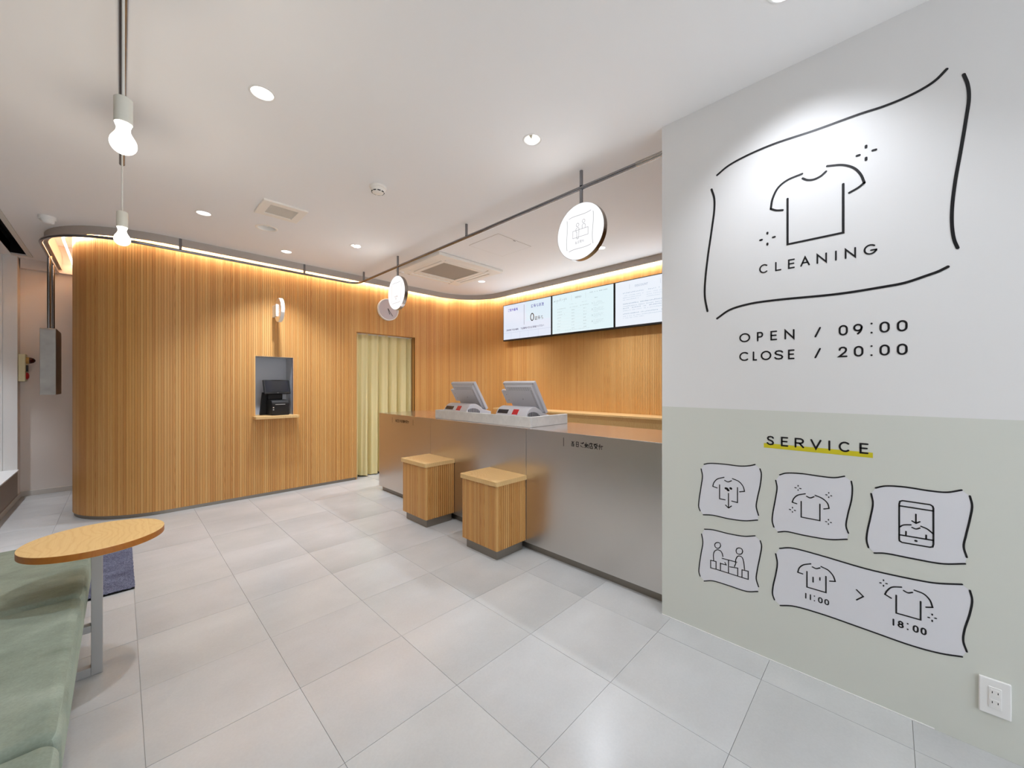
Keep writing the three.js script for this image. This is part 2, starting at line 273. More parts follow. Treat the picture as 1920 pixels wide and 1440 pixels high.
// slatted wall
{
  const w = setting('wall_slatted'), P = 0.0205, r = rng(5), Y0 = 0.034, Y1 = 2.855;
  put('toe_kick', band(-0.03, -0.012, 0, Y0 + 0.004, 0.9), M.kick, w);
  w.children[0].geometry = merge([(() => { const s = new THREE.Shape(), a = wallLine(-0.012), b = wallLine(-0.03).reverse(), cut = [...a.filter(([x, n]) => x < 2 && n > 4), [2.14, FRONT + 0.012], [2.14, FRONT + 0.03], ...b.filter(([x, n]) => x < 2 && n > 4)]; cut.forEach(([x, n], i) => (i ? s.lineTo(x, n) : s.moveTo(x, n))); return plan(s, 0, Y0 + 0.004); })()]);
  const back = [];                                                     // boards behind the slats, open at the niche and the doorway
  const arcBand = (A, t0, t1, r0, r1) => { const s = new THREE.Shape(), k = 24; for (let i = 0; i <= k; i++) { const t = t0 + (t1 - t0) * i / k; s[i ? 'lineTo' : 'moveTo'](A.x + r0 * Math.cos(t), A.n + r0 * Math.sin(t)); } for (let i = k; i >= 0; i--) { const t = t0 + (t1 - t0) * i / k; s.lineTo(A.x + r1 * Math.cos(t), A.n + r1 * Math.sin(t)); } return plan(s, Y0, Y1); };
  const D = 0.0036, T = 0.03, F0 = FRONT + D, F1 = FRONT + T;
  back.push(arcBand(A1, Math.PI, Math.PI * 1.5, A1.r - D, A1.r - T), box(A1.x - A1.r + D, A1.x - A1.r + T, Y0, Y1, A1.n, FAR), box(A1.x, 1.027, Y0, Y1, F0, F1), box(1.027, 1.395, Y0, 0.895, F0, F1), box(1.027, 1.395, 1.56, Y1, F0, F1), box(1.395, 2.14, Y0, Y1, F0, F1), box(2.14, 3.0, 1.94, Y1, F0, F1), box(3.0, A2.x, Y0, Y1, F0, F1), arcBand(A2, 0, Math.PI / 2, A2.r + D, A2.r + T), box(BACK + D, BACK + T, Y0, Y1, -1.6, A2.n));
  put('backing_board', merge(back), M.backing, w);
  // one slat: chamfered section, y0 to y1
  const cache = new Map();
  function slat(y0, y1, v) {
    const key = y0 + '|' + y1 + '|' + v; if (cache.has(key)) return cache.get(key);
    const h = P / 2 - 0.0008, c = 0.0009, s = [[-h, -0.006], [-h, -c * 1.2], [-h + c, 0], [h - c, 0], [h, -c * 1.2], [h, -0.006]], pos = [], uv = [], u0 = v * 0.02 + 0.01;
    for (let i = 0; i + 1 < s.length; i++) { const [a, b] = [s[i], s[i + 1]]; for (const [q, y] of [[a, y0], [b, y0], [b, y1], [a, y0], [b, y1], [a, y1]]) { pos.push(q[0], y, q[1]); uv.push(u0 + q[0] * 0.97, y); } }
    for (const [y, d] of [[y0, 1], [y1, -1]]) for (let i = 1; i + 1 < s.length; i++) for (const q of d > 0 ? [s[0], s[i + 1], s[i]] : [s[0], s[i], s[i + 1]]) { pos.push(q[0], y, q[1]); uv.push(u0 + q[0] * 0.97, y); }
    const g = new THREE.BufferGeometry(); g.setAttribute('position', new THREE.Float32BufferAttribute(pos, 3)); g.setAttribute('uv', new THREE.Float32BufferAttribute(uv, 2)); g.computeVertexNormals(); cache.set(key, g); return g;
  }
  const place = [];                                                    // [x, n, turn, y0, y1]
  const half = P / A1.r;
  for (let i = 0; i < 3; i++) place.push([A1.x - A1.r, A1.n + (i + 0.5) * P, FACE_X, Y0, Y1]);
  const n1 = Math.round(A1.r * Math.PI / 2 / P); for (let i = 0; i < n1; i++) { const t = Math.PI + (i + 0.5) / n1 * Math.PI / 2; place.push([A1.x + A1.r * Math.cos(t), A1.n + A1.r * Math.sin(t), Math.atan2(Math.cos(t), -Math.sin(t)), Y0, Y1]); }
  const nf = Math.round((A2.x - A1.x) / P);
  for (let i = 0; i < nf; i++) {
    const x = A1.x + (i + 0.5) * P;
    if (x > 1.027 && x < 1.395) place.push([x, FRONT, 0, Y0, 0.865], [x, FRONT, 0, 1.56, Y1]); else if (x > 2.14 && x < 3.0) place.push([x, FRONT, 0, 1.94, Y1]); else place.push([x, FRONT, 0, Y0, Y1]);
  }
  const n2 = Math.round(A2.r * Math.PI / 2 / P); for (let i = 0; i < n2; i++) { const t = Math.PI / 2 - (i + 0.5) / n2 * Math.PI / 2; place.push([A2.x + A2.r * Math.cos(t), A2.n + A2.r * Math.sin(t), Math.atan2(-Math.cos(t), Math.sin(t)), Y0, Y1]); }
  for (let i = 0; A2.n - (i + 0.5) * P > 1.45; i++) place.push([BACK, A2.n - (i + 0.5) * P, FACE_X, Y0, Y1]);
  const rest = [];
  place.forEach(([x, n, turn, y0, y1], i) => {
    const g = slat(y0, y1, Math.floor(r() * 16)), m = slatMats[Math.floor(r() * 4)];
    if (i < 298) { const s = put('slat', g, m, w); s.position.set(x, 0, -n); s.rotation.y = turn; } else { const q = g.clone(); q.rotateY(turn); q.translate(x, 0, -n); rest.push(q); }
  });
  const far = put('slat_rows', merge(rest), slatMats[0], w); far.userData.kind = 'stuff';
  // doorway lining and the closing wall behind the curtain
  put('door_lining', merge([box(2.13, 2.14, 0, 1.95, FRONT + 0.004, FRONT + 0.2), box(3.0, 3.01, 0, 1.95, FRONT + 0.004, FRONT + 0.2), box(2.14, 3.0, 1.94, 1.95, FRONT + 0.004, FRONT + 0.2)]), slatMats[1], w);
  put('closing_wall', merge([box(2.0, 3.2, 0, 2.1, FRONT + 0.6, FRONT + 0.64), box(2.0, 2.02, 0, 2.1, FRONT + 0.2, FRONT + 0.6), box(3.18, 3.2, 0, 2.1, FRONT + 0.2, FRONT + 0.6), box(2.0, 3.2, 2.1, 2.13, FRONT + 0.03, FRONT + 0.64), box(2.0, 2.13, 0, 2.1, FRONT + 0.17, FRONT + 0.2), box(3.01, 3.2, 0, 2.1, FRONT + 0.17, FRONT + 0.2)]), M.rear, w);
  // grey metal lining of the niche
  put('niche_lining', merge([box(1.018, 1.027, 0.895, 1.569, FRONT + 0.001, FRONT + 0.27), box(1.395, 1.404, 0.895, 1.569, FRONT + 0.001, FRONT + 0.27), box(1.018, 1.404, 1.56, 1.569, FRONT + 0.001, FRONT + 0.27), box(1.018, 1.404, 0.886, 0.895, FRONT + 0.03, FRONT + 0.27), box(1.018, 1.404, 0.886, 1.569, FRONT + 0.27, FRONT + 0.28)]), M.niche, w);
}
// right wall in two colours, its end by the counter
{
  const w = setting('wall_right');
  put('upper_section', box(WX, 2.16, 1.125, CEIL, -2.4, WN), M.wall, w);
  put('lower_section', box(WX, 2.16, 0, 1.125, -2.4, WN), M.lower, w);
  put('sealant', box(WX - 0.003, WX, 0, 0.004, -0.12, WN), M.wall, w);
}
// corridor end, low left wall with the window bay, walls out of the picture
{
  const far = setting('wall_far');
  put('corridor_end', box(-1.4, 0.4, 0, 2.86, FAR, 7.1), M.corridor, far);
  put('beam', box(-0.76, -0.3, 2.53, CEIL, 6.90, FAR), M.corridor, far);
  const b = setting('baseboard_far'); put('board', rbox(LEFT, A1.x - A1.r, 0, 0.056, 6.968, FAR, 0.003), M.base, b);
  const l = setting('wall_left');
  put('low_wall', box(-1.25, LEFT, 0, 0.31, -2.4, 6.83), M.lowWall, l);
  put('side_return', box(-1.25, LEFT, 0, CEIL, 6.834, FAR), M.corridor, l);
  put('jamb_board', merge([box(-0.862, LEFT, 0.32, CEIL, 6.82, 6.834), box(-1.25, -0.868, 0.32, CEIL, 6.82, 6.834), box(-0.87, -0.86, 0.32, CEIL, 6.829, 6.834)]), M.bay, l);
  put('bay_back', box(-1.35, -1.25, 0, 2.86, -2.4, 7.1), M.blind, l);
  const s = setting('sill_left'); put('sill_board', rbox(-1.25, LEFT + 0.012, 0.31, 0.325, -2.3, 6.82, 0.003), M.bay, s);
  const bl = setting('baseboard_left'); put('board', rbox(LEFT, LEFT + 0.01, 0, 0.05, 0.0, FAR - 0.012, 0.003), M.base, bl);
  const rear = setting('wall_rear'); put('shop_front', merge([box(-1.4, -0.7, 0, 2.86, -2.5, -2.3), box(1.95, 4.4, 0, 2.86, -2.5, -2.3), box(-0.7, 1.95, 2.45, 2.86, -2.5, -2.3), box(-0.7, 1.95, -0.12, 0.06, -2.5, -2.3)]), M.rear, rear);
  const win = setting('window_1');
  put('window_frame', merge([box(-0.7, -0.65, 0.06, 2.45, -2.43, -2.37), box(1.9, 1.95, 0.06, 2.45, -2.43, -2.37), box(0.6, 0.65, 0.06, 2.45, -2.43, -2.37), box(-0.65, 1.9, 2.4, 2.45, -2.43, -2.37), box(-0.65, 1.9, 0.06, 0.11, -2.43, -2.37)]), M.tube, win);
  for (const x of [-0.65, 0.65]) put('pane', box(x, x + 1.25, 0.11, 2.4, -2.402, -2.398), M.pane, win);
  put('staff_end', box(2.16, BACK + 0.03, 0, 2.86, -1.7, -1.6), M.rear, rear);
}

// ---------------------------------------------------------------- counter
{
  const c = thing('service_counter', 'long brushed stainless steel service counter with a recessed dark plinth', 'counter');
  const gap = 0.0016, seams = [4.36, 3.266, 1.976, WN + 0.002];
  for (let i = 0; i < 3; i++) put('front_panel', rbox(CX, CX + 0.014, 0.056, CTOP - 0.0012, seams[i + 1] + gap, seams[i] - gap, 0.0008, 1), M.steel, c);
  put('end_panel', rbox(CX + 0.014, 2.72, 0.056, CTOP - 0.0012, 4.346, 4.36, 0.0008, 1), M.steel, c);
  put('worktop', rbox(CX, 2.72, CTOP - 0.001, CTOP + 0.0005, seams[3], 4.36, 0.0007, 1), M.top, c);
  put('carcass', merge([box(2.13, 2.70, 0.06, 0.09, seams[3], 4.34), box(2.13, 2.70, 0.88, 0.90, seams[3], 4.34), box(2.69, 2.70, 0.09, 0.88, seams[3], 4.34)]), M.grey, c);
  put('plinth', box(2.14, 2.68, 0, 0.058, seams[3], 4.33), M.kick, c);
  const say = (text, size, u0, v0, w, bars, squeeze = 1) => {
    const lines = jp(text, size).lines.map((l) => l.map((q, i) => (i % 2 ? v0 + q : u0 + q * squeeze)));
    for (const [u, a, b] of bars) lines.push([u, a, u, b]);
    const m = put('lettering', ribbon(lines, w, false), M.ink, c); m.position.x = CX - 0.0006; m.rotation.y = FACE_X; return m;
  };
  say('当日ご来店受付', 0.0335, -1.559, 0.8285, 0.0046, [[-1.622, 0.82, 0.876]]);
  say('予約優先受付', 0.030, -3.868, 0.832, 0.0042, [[-4.036, 0.82, 0.877], [-3.595, 0.82, 0.877]]);
  const latin = [[0, 1, .25, 0, .5, .8, .75, 0, 1, 1], [1.9, 1, 1.2, 1, 1.2, 0, 1.9, 0], [1.2, .5, 1.8, .5], [2.1, 0, 2.1, 1, 2.7, .95, 2.75, .65, 2.1, .52, 2.85, .4, 2.85, .08, 2.1, 0]].map((l) => l.map((q, i) => (i % 2 ? 0.832 + q * 0.028 : -3.968 + q * 0.031)));
  const m = put('lettering', ribbon(latin, 0.0036, false), M.ink, c); m.position.x = CX - 0.0006; m.rotation.y = FACE_X;
}
// low stone-coloured screen standing on the counter round the tills
{
  const c = thing('counter_screen', 'pale speckled low screen standing on the steel counter before the two tills', 'screen');
  put('front_board', rbox(2.165, 2.19, CTOP + 0.001, 0.994, 1.985, 3.268, 0.002), M.stone, c);
  put('side_board', rbox(2.19, 2.636, CTOP + 0.001, 0.994, 1.985, 2.008, 0.002), M.stone, c);
  put('side_board', rbox(2.19, 2.636, CTOP + 0.001, 0.994, 3.245, 3.268, 0.002), M.stone, c);
}
// tills: white terminals seen from behind
{
  const t = thing('till', 'white touchscreen till on the counter nearer the lettered wall, seen from its back', 'till', [2.25, CTOP + 0.0075, 2.24], FACE_X, 'white tills behind the counter screen');
  // local: x to the near end, y up, z towards the customers; till body about 0.37 wide
  const prof = new THREE.Shape(); prof.moveTo(0.045, 0); prof.lineTo(0.05, 0.055); prof.quadraticCurveTo(0.035, 0.105, 0.0, 0.128); prof.quadraticCurveTo(-0.03, 0.142, -0.06, 0.138); prof.quadraticCurveTo(-0.12, 0.118, -0.15, 0.085); prof.lineTo(-0.25, 0.06); prof.lineTo(-0.25, 0); prof.lineTo(0.045, 0);
  const g = new THREE.ExtrudeGeometry(prof, { depth: 0.345, bevelEnabled: true, bevelSize: 0.006, bevelThickness: 0.006, bevelSegments: 2, curveSegments: 12 }); g.rotateY(-Math.PI / 2); g.translate(0.1725, 0, 0);
  g.rotateY(0); put('base', g, M.pos, t);
  // slots in the near end
  const sl = []; for (let i = 0; i < 10; i++) { const z = 0.025 - i * 0.0145, h = 0.062 * Math.sqrt(Math.max(0.05, 1 - ((i - 3.6) / 6.6) ** 2)); sl.push(lbox(0.003, h, 0.006, 0.1795, 0.042 + h / 2, z)); }
  put('vent_slots', merge(sl), M.dark, t).userData.kind = 'stuff';
  const win = put('customer_display', lbox(0.12, 0.036, 0.004, 0, 0, 0, 0.001), M.gloss, t); win.position.set(-0.10, 0.1015, 0.0355); win.rotation.x = -0.6;
  const st = put('sticker', lbox(0.062, 0.05, 0.002, 0, 0, 0, 0.0005), M.red, t); st.position.set(0.045, 0.1015, 0.0355); st.rotation.x = -0.6;
  const sb = put('white_band', lbox(0.05, 0.006, 0.0024), M.bright, st); sb.position.set(0, -0.0285, 0);
  // monitor leans towards the customers
  const mon = new THREE.Group(); mon.name = 'monitor'; t.add(mon); mon.position.set(-0.0, 0.088, -0.205); mon.rotation.x = 0.545;
  put('housing', lbox(0.364, 0.305, 0.03, 0, 0.1525, 0, 0.006), M.pos, mon);
  const bump = new THREE.Shape(); bump.moveTo(-0.145, 0.03); bump.lineTo(0.145, 0.03); bump.lineTo(0.145, 0.27); bump.lineTo(-0.145, 0.27); bump.lineTo(-0.145, 0.03);
  const bg = new THREE.ExtrudeGeometry(bump, { depth: 0.006, bevelEnabled: true, bevelSize: 0.012, bevelThickness: 0.008, bevelSegments: 1 }); bg.translate(0, 0, 0.013); put('rear_cover', bg, M.pos, mon);
  const holes = []; for (let r = 0; r < 3; r++) for (let i = 0; i < 12; i++) holes.push(cyl(0.003, 0.003, 0.002, -0.12 + i * 0.0205 + (r % 2) * 0.01, 0, 0, 8).rotateX(Math.PI / 2).translate(0, 0.262 - r * 0.011, 0.0275 - 0.002 * 0));
  for (let r = 0; r < 2; r++) for (let i = 0; i < 15; i++) holes.push(cyl(0.0028, 0.0028, 0.002, 0, 0, 0, 8).rotateX(Math.PI / 2).translate(0.126 + r * 0.012, 0.235 - i * 0.0125, 0.0275));
  put('vent_holes', merge(holes), M.posDark, mon).userData.kind = 'stuff';
  for (const [x, y] of [[-0.168, 0.292], [0.168, 0.292], [0.168, 0.02], [0, 0.15]]) put('screw', cyl(0.004, 0.004, 0.003, 0, 0, 0, 10).rotateX(Math.PI / 2).translate(x, y, x ? 0.0155 : 0.0278), M.posDark, mon);
  put('screen', lbox(0.33, 0.25, 0.002, 0, 0.16, -0.0155), M.gloss, mon);
  put('card_reader', lbox(0.072, 0.135, 0.028, -0.212, 0.155, -0.004, 0.004), M.pos, mon);
  for (const y of [0.165, 0.11]) put('screw', cyl(0.0035, 0.0035, 0.002, 0, 0, 0, 8).rotateX(Math.PI / 2).translate(-0.2, y + 0.015, 0.0105), M.posDark, mon);
  const foot = put('cable_block', lbox(0.07, 0.04, 0.1, 0.12, 0.02, -0.17, 0.004), M.pos, t); void foot;
  put('port', lbox(0.002, 0.012, 0.016, 0.1565, 0.028, -0.17), M.orange, t);
  copyOf(t, [2.25, CTOP + 0.0075, 2.995], 'white touchscreen till on the counter nearer the curtained doorway, seen from its back');
}
// ---------------------------------------------------------------- slatted box stools
{
  const t = thing('stool', 'slatted wooden box stool against the counter, nearer the lettered wall', 'stool', [1.954, 0, 2.178], 0, 'wooden box stools at the counter');
  const W = 0.31, D = 0.412, P = 0.0206, r = rng(31);
  put('plinth', lbox(W - 0.05, 0.075, D - 0.07, 0.015, 0.0375, 0), M.kick, t);
  put('body', lbox(W - 0.03, 0.456, D - 0.028, 0.008, 0.073 + 0.228, 0), M.backing, t);
  const bar = (u) => { const g = lbox(P - 0.0024, 0.456, 0.009, 0, 0.301, 0, 0.001); return metres(g, u); };
  const bars = Array.from({ length: 8 }, (_, k) => bar(k * 0.04 + 0.01));
  for (let i = 0; i < 19; i++) { const s = put('slat', bars[Math.floor(r() * 8)], slatMats[Math.floor(r() * 4)], t); s.position.set(-W / 2 + 0.018, 0, -D / 2 + 0.0205 + (i + 0.5) * (D - 0.041) / 19); s.rotation.y = FACE_X; }
  for (const z of [1, -1]) for (let i = 0; i < 13; i++) { const s = put('slat', bars[Math.floor(r() * 8)], slatMats[Math.floor(r() * 4)], t); s.position.set(-W / 2 + 0.033 + (i + 0.5) * (W - 0.034) / 13, 0, z * (D / 2 - 0.0105)); }
  const cr = cyl(0.014, 0.014, 0.456, 0, 0.301, 0, 16);
  for (const z of [1, -1]) { const s = put('corner_slat', cr, slatMats[0], t); s.position.set(-W / 2 + 0.0275, 0, z * (D / 2 - 0.0205)); }
  const sh = new THREE.Shape(), hw = W / 2, hd = D / 2 + 0.004, R = 0.02; sh.moveTo(hw, -hd); sh.lineTo(hw, hd); sh.lineTo(-hw + R, hd); sh.quadraticCurveTo(-hw, hd, -hw, hd - R); sh.lineTo(-hw, -hd + R); sh.quadraticCurveTo(-hw, -hd, -hw + R, -hd); sh.lineTo(hw, -hd);
  const lid = new THREE.ExtrudeGeometry(sh, { depth: 0.030, bevelEnabled: true, bevelSize: 0.002, bevelThickness: 0.002, bevelSegments: 2, bevelOffset: -0.002 }); lid.rotateX(-Math.PI / 2); lid.translate(0, 0.531, 0);
  put('seat', metres(lid), M.pale, t);
  copyOf(t, [1.954, 0, 3.078], 'slatted wooden box stool against the counter, nearer the curtained doorway');
}
// ---------------------------------------------------------------- signs and screens
const CANVAS = (w, h, draw) => { const c = document.createElement('canvas'); c.width = w; c.height = h; draw(c.getContext('2d'), w, h); const t = new THREE.CanvasTexture(c); t.colorSpace = THREE.SRGBColorSpace; t.anisotropy = 8; return t; };
function lit(map, k) { return std({ color: '#000000', emissive: '#ffffff', emissiveMap: map, emissiveIntensity: k, roughness: 0.25 }); }
const scribble = (c, x, y, w, h, r, colour, gap = 1) => { c.fillStyle = colour; for (let q = x; q < x + w; q += h * gap) if (r() > 0.12) { const s = h * (0.5 + 0.4 * r()); c.fillRect(q, y - s / 2 - (r() - 0.5) * h * 0.3, h * (0.35 + 0.4 * r()), s * 0.42); c.fillRect(q + h * 0.2 * r(), y - s * 0.7 + h * 0.2, h * 0.14, s * 0.9); } };
{
  const W = 1024, H = 584, r = rng(77);
  const first = CANVAS(W, H, (c) => {
    c.fillStyle = '#e3ebfa'; c.fillRect(0, 0, W, H); c.fillStyle = '#dfeffa'; c.fillRect(W * 0.5, 0, W * 0.5, H * 0.55);
    jpDraw(c, 'ご案内番号', 100, 112, 44, '#4a35b8', 0.1); jpDraw(c, 'お待ち状況', 620, 112, 50, '#4a40a0', 0.1);
    c.fillStyle = '#50506a'; c.fillRect(470, 40, 5, 330);
    c.strokeStyle = '#1c1a2c'; c.lineWidth = 15; c.beginPath(); c.ellipse(646, 265, 32, 56, 0, 0, Math.PI * 2); c.stroke();
    jpDraw(c, '組待ち', 700, 318, 56, '#3a3844', 0.085);
    jpDraw(c, 'ご案内時ご不在の番号', 56, 440, 27, '#2a2650', 0.11); jpDraw(c, '下記番号の方はお声掛けください', 392, 440, 31, '#34305a', 0.1);
    c.fillStyle = '#b9c0dc'; c.fillRect(0, 470, W, 3); for (const x of [180, 375, 560, 770]) c.fillRect(x, 470, 3, H - 470);
  });
  const menu = CANVAS(W, H, (c) => {
    c.fillStyle = '#e4f6fb'; c.fillRect(0, 0, W, H); const ink = '#a9b6ba';
    c.strokeStyle = '#9aa4a8'; c.lineWidth = 2.5; c.lineCap = 'round'; c.lineJoin = 'round';
    const hand = [[30, 96, 36, 70, 40, 94, 48, 72, 52, 94, 62, 74], [70, 72, 74, 92], [84, 70, 92, 90, 104, 68, 94, 112, 84, 116], [112, 72, 118, 90, 134, 84, 136, 66], [148, 40, 148, 92], [170, 56, 150, 72, 172, 92], [184, 68, 190, 86, 204, 66], [214, 66, 222, 86, 234, 62, 226, 108, 214, 112], [258, 62, 244, 66, 246, 86, 260, 80, 262, 60, 264, 88]];
    for (const l of hand) { c.beginPath(); for (let i = 0; i < l.length; i += 2) c[i ? 'lineTo' : 'moveTo'](l[i] - 4, l[i + 1] + 6); c.stroke(); }
    c.fillStyle = ink; c.fillRect(350, 40, 2, 80); c.fillRect(590, 40, 2, 80); c.font = '38px sans-serif'; c.fillStyle = '#99a5aa'; c.fillText('MENU', 412, 98);
    scribble(c, 660, 56, 280, 17, r, '#66747c', 1.1); scribble(c, 740, 140, 70, 15, r, '#66747c', 1.2);
    scribble(c, 320, 172, 110, 13, r, ink, 1.4); scribble(c, 530, 168, 90, 13, r, ink, 1.4); scribble(c, 320, 218, 140, 12, r, ink); scribble(c, 500, 214, 140, 12, r, '#98a5aa');
    for (let i = 0; i < 8; i++) { const y = 218 + i * 44; scribble(c, 96, y, [150, 80, 130, 70, 70, 66, 66, 50][i], 14, r, '#9fadb2'); if (i) { scribble(c, 352, y, 50, 14, r, '#93a1a6', 0.9); scribble(c, 556, y, 50, 14, r, '#93a1a6', 0.9); } c.fillStyle = '#d5e6ea'; c.fillRect(90, y + 20, 560, 1.5); }
    for (let i = 0; i < 4; i++) { const y = 200 + i * 84; c.font = '30px sans-serif'; c.fillStyle = '#7e8b92'; c.fillText(String(i + 1), 690, y + 24); for (let k = 0; k < 4; k++) scribble(c, 722, y + k * 17, [150, 140, 160, 70][k], 10, r, '#a5b3b9', 1.2); }
    scribble(c, 230, 548, 440, 11, r, ink, 1.3);
  });
  const offer = CANVAS(W, H, (c) => {
    c.fillStyle = '#eef4fd'; c.fillRect(0, 0, W, H); c.fillStyle = '#a9b4c4'; c.fillRect(200, 50, 2, 60); c.fillRect(600, 50, 2, 60); c.font = '36px sans-serif'; c.fillStyle = '#a3b2c8'; c.fillText('DISCOUNT', 270, 96);
    scribble(c, 110, 158, 270, 17, r, '#86a0bc', 1.3); scribble(c, 450, 158, 240, 17, r, '#86a0bc', 1.3);
    for (let k = 0; k < 3; k++) { scribble(c, 110, 192 + k * 27, 270 - k * 30, 13, r, '#94adc6', 1.2); scribble(c, 430, 192 + k * 27, 290 - k * 60, 12, r, '#a5bad0', 1.2); }
    scribble(c, 110, 300, 600, 18, r, '#6f8dab', 1.1); scribble(c, 110, 332, 610, 15, r, '#86a0bc', 1.1); scribble(c, 110, 358, 520, 16, r, '#7c97b4', 1.1); scribble(c, 110, 388, 590, 13, r, '#a5bad0', 1.1);
    scribble(c, 110, 430, 600, 17, r, '#7c97b4', 1.1); scribble(c, 110, 460, 570, 13, r, '#9db3ca', 1.1); scribble(c, 110, 484, 290, 12, r, '#a5bad0', 1.1);
    c.strokeStyle = '#c3cfe0'; c.lineWidth = 2; c.strokeRect(850, 390, 120, 60); scribble(c, 840, 190, 140, 14, r, '#a5bad0', 1.2);
  });
  const labels = ['wall screen showing the number of waiting customers, nearest the rounded corner', 'wall screen showing a pale price menu, between two other screens', 'wall screen showing discount notices, cut off by the lettered wall'];
  [first, menu, offer].forEach((map, i) => {
    const n = [3.7795, 2.823, 1.866][i], t = thing('wall_screen', labels[i], 'screen', [4.03, 2.178, n], FACE_X, 'black framed screens on the rear slatted wall');
    put('housing', lbox(0.9545, 0.545, 0.045, 0, 0, -0.0235, 0.003), M.black, t);
    put('bracket', lbox(0.4, 0.25, 0.04, 0, 0, -0.065), M.black, t);
    put('display', new THREE.PlaneGeometry(0.93, 0.515).translate(0, 0.005, 0.0004), lit(map, 0.8), t);
    panel(t, 0.93, 0.52, LEVEL.screen, [0.86, 0.92, 1], [0, 0.004, 0.004], [0, 0.004, 1]);
  });
}
// ---------------------------------------------------------------- ceiling rails, the hanging round signs
const rod = (a, b, r = 0.0125) => { const A = new THREE.Vector3(a[0], a[1], -a[2]), B = new THREE.Vector3(b[0], b[1], -b[2]), d = B.clone().sub(A), g = new THREE.CylinderGeometry(r, r, d.length(), 16); g.applyQuaternion(new THREE.Quaternion().setFromUnitVectors(new THREE.Vector3(0, 1, 0), d.clone().normalize())); g.translate((A.x + B.x) / 2, (A.y + B.y) / 2, (A.z + B.z) / 2); return g; };
const RY = 2.522, RX = 2.07, RN = 4.885;
{
  const t = thing('hanging_rail', 'long bronze tube rail hung below the ceiling before the slatted wall and over the counter', 'rail');
  const path = new THREE.CurvePath(), V = (x, n) => new THREE.Vector3(x, RY, -n);
  class Arc extends THREE.Curve { constructor(x, n, r, a, b) { super(); Object.assign(this, { x, n, r, a, b }); } getPoint(f, o = new THREE.Vector3()) { const q = this.a + (this.b - this.a) * f; return o.set(this.x + this.r * Math.cos(q), RY, -(this.n + this.r * Math.sin(q))); } }
  const tube = (c, k) => new THREE.TubeGeometry(c, k, 0.0125, 14); void path;
  const r1 = 0.655, c1 = [0.16, RN + r1], r2 = 0.13;
  put('rail', merge([tube(new THREE.LineCurve3(V(c1[0] - r1, 6.89), V(c1[0] - r1, c1[1])), 4), tube(new Arc(c1[0], c1[1], r1, Math.PI, Math.PI * 1.5), 40), tube(new THREE.LineCurve3(V(c1[0], RN), V(RX - r2, RN)), 6), tube(new Arc(RX - r2, RN - r2, r2, Math.PI / 2, 0), 16), tube(new THREE.LineCurve3(V(RX, RN - r2), V(RX, WN)), 8)]), M.tube, t);
  put('sleeve', rod([RX, RY, 1.06], [RX, RY, WN + 0.002], 0.0145), M.rim, t);
  for (const [x, n] of [[0.394, RN], [1.466, RN], [RX, 4.68], [RX, 2.648]]) put('hanger', rod([x, RY + 0.011, n], [x, CEIL - 0.001, n], 0.0115), M.tube, t);
  put('hanger', rod([c1[0] - r1, RY + 0.011, 6.2], [c1[0] - r1, CEIL - 0.001, 6.2], 0.0115), M.tube, t);
}
function roundSign(map, n, label) {
  const t = thing('hanging_sign', label, 'sign', [RX, 2.235, n], FACE_X, 'round lit signs hung from the rail');
  put('rim', merge([cyl(0.182, 0.182, 0.036, 0, 0, 0, 64).rotateX(Math.PI / 2)]), M.rim, t);
  const f = new THREE.CircleGeometry(0.18, 64); put('glowing_face', f.translate(0, 0, 0.0186), lit(map, 0.86), t);
  put('stem', rod([0, 0.18, 0], [0, RY - 2.235 - 0.0128, 0], 0.0115), M.tube, t); put('stem', rod([0, RY - 2.235 + 0.0128, 0], [0, CEIL - 2.235 - 0.001, 0], 0.0115), M.tube, t);
  panel(t, 0.25, 0.25, LEVEL.disc, [1, 0.98, 0.97], [0, 0, 0.025], [0, 0, 1]); return t;
}
const FRAME = (c, s, w) => { c.strokeStyle = '#5a5a5e'; c.lineWidth = w; c.lineCap = 'round'; for (const [a, b, d, e] of [[[-.42, -.5], [-.2, -.57], [.15, -.47], [.42, -.55]], [[.5, -.5], [.56, -.25], [.42, .15], [.5, .5]], [[-.42, .56], [-.2, .48], [.15, .58], [.42, .5]], [[-.5, -.46], [-.44, -.2], [-.56, .2], [-.5, .5]]]) { c.beginPath(); c.moveTo(256 + a[0] * s, 256 + a[1] * s); c.bezierCurveTo(256 + b[0] * s, 256 + b[1] * s, 256 + d[0] * s, 256 + d[1] * s, 256 + e[0] * s, 256 + e[1] * s); c.stroke(); } };
roundSign(CANVAS(512, 512, (c) => {
  c.fillStyle = '#fdfdff'; c.fillRect(0, 0, 512, 512); FRAME(c, 290, 3); c.strokeStyle = '#77777c'; c.lineWidth = 3;
  for (const [x, y] of [[232, 190], [300, 172]]) { c.beginPath(); c.arc(x, y, 15, 0, 7); c.stroke(); c.beginPath(); c.moveTo(x - 16, y + 64); c.lineTo(x - 18, y + 36); c.quadraticCurveTo(x, y + 14, x + 18, y + 36); c.lineTo(x + 16, y + 64); c.stroke(); }
  c.strokeRect(178, 238, 170, 66); c.beginPath(); c.moveTo(222, 252); c.lineTo(222, 300); c.lineTo(226, 318); c.lineTo(240, 318); c.lineTo(244, 300); c.lineTo(246, 252); c.stroke();
  jpDraw(c, '当日受付', 204, 362, 24, '#9a9aa0', 0.09);
}), 1.447, 'round lit sign showing two figures at a counter, hung near the lettered wall');
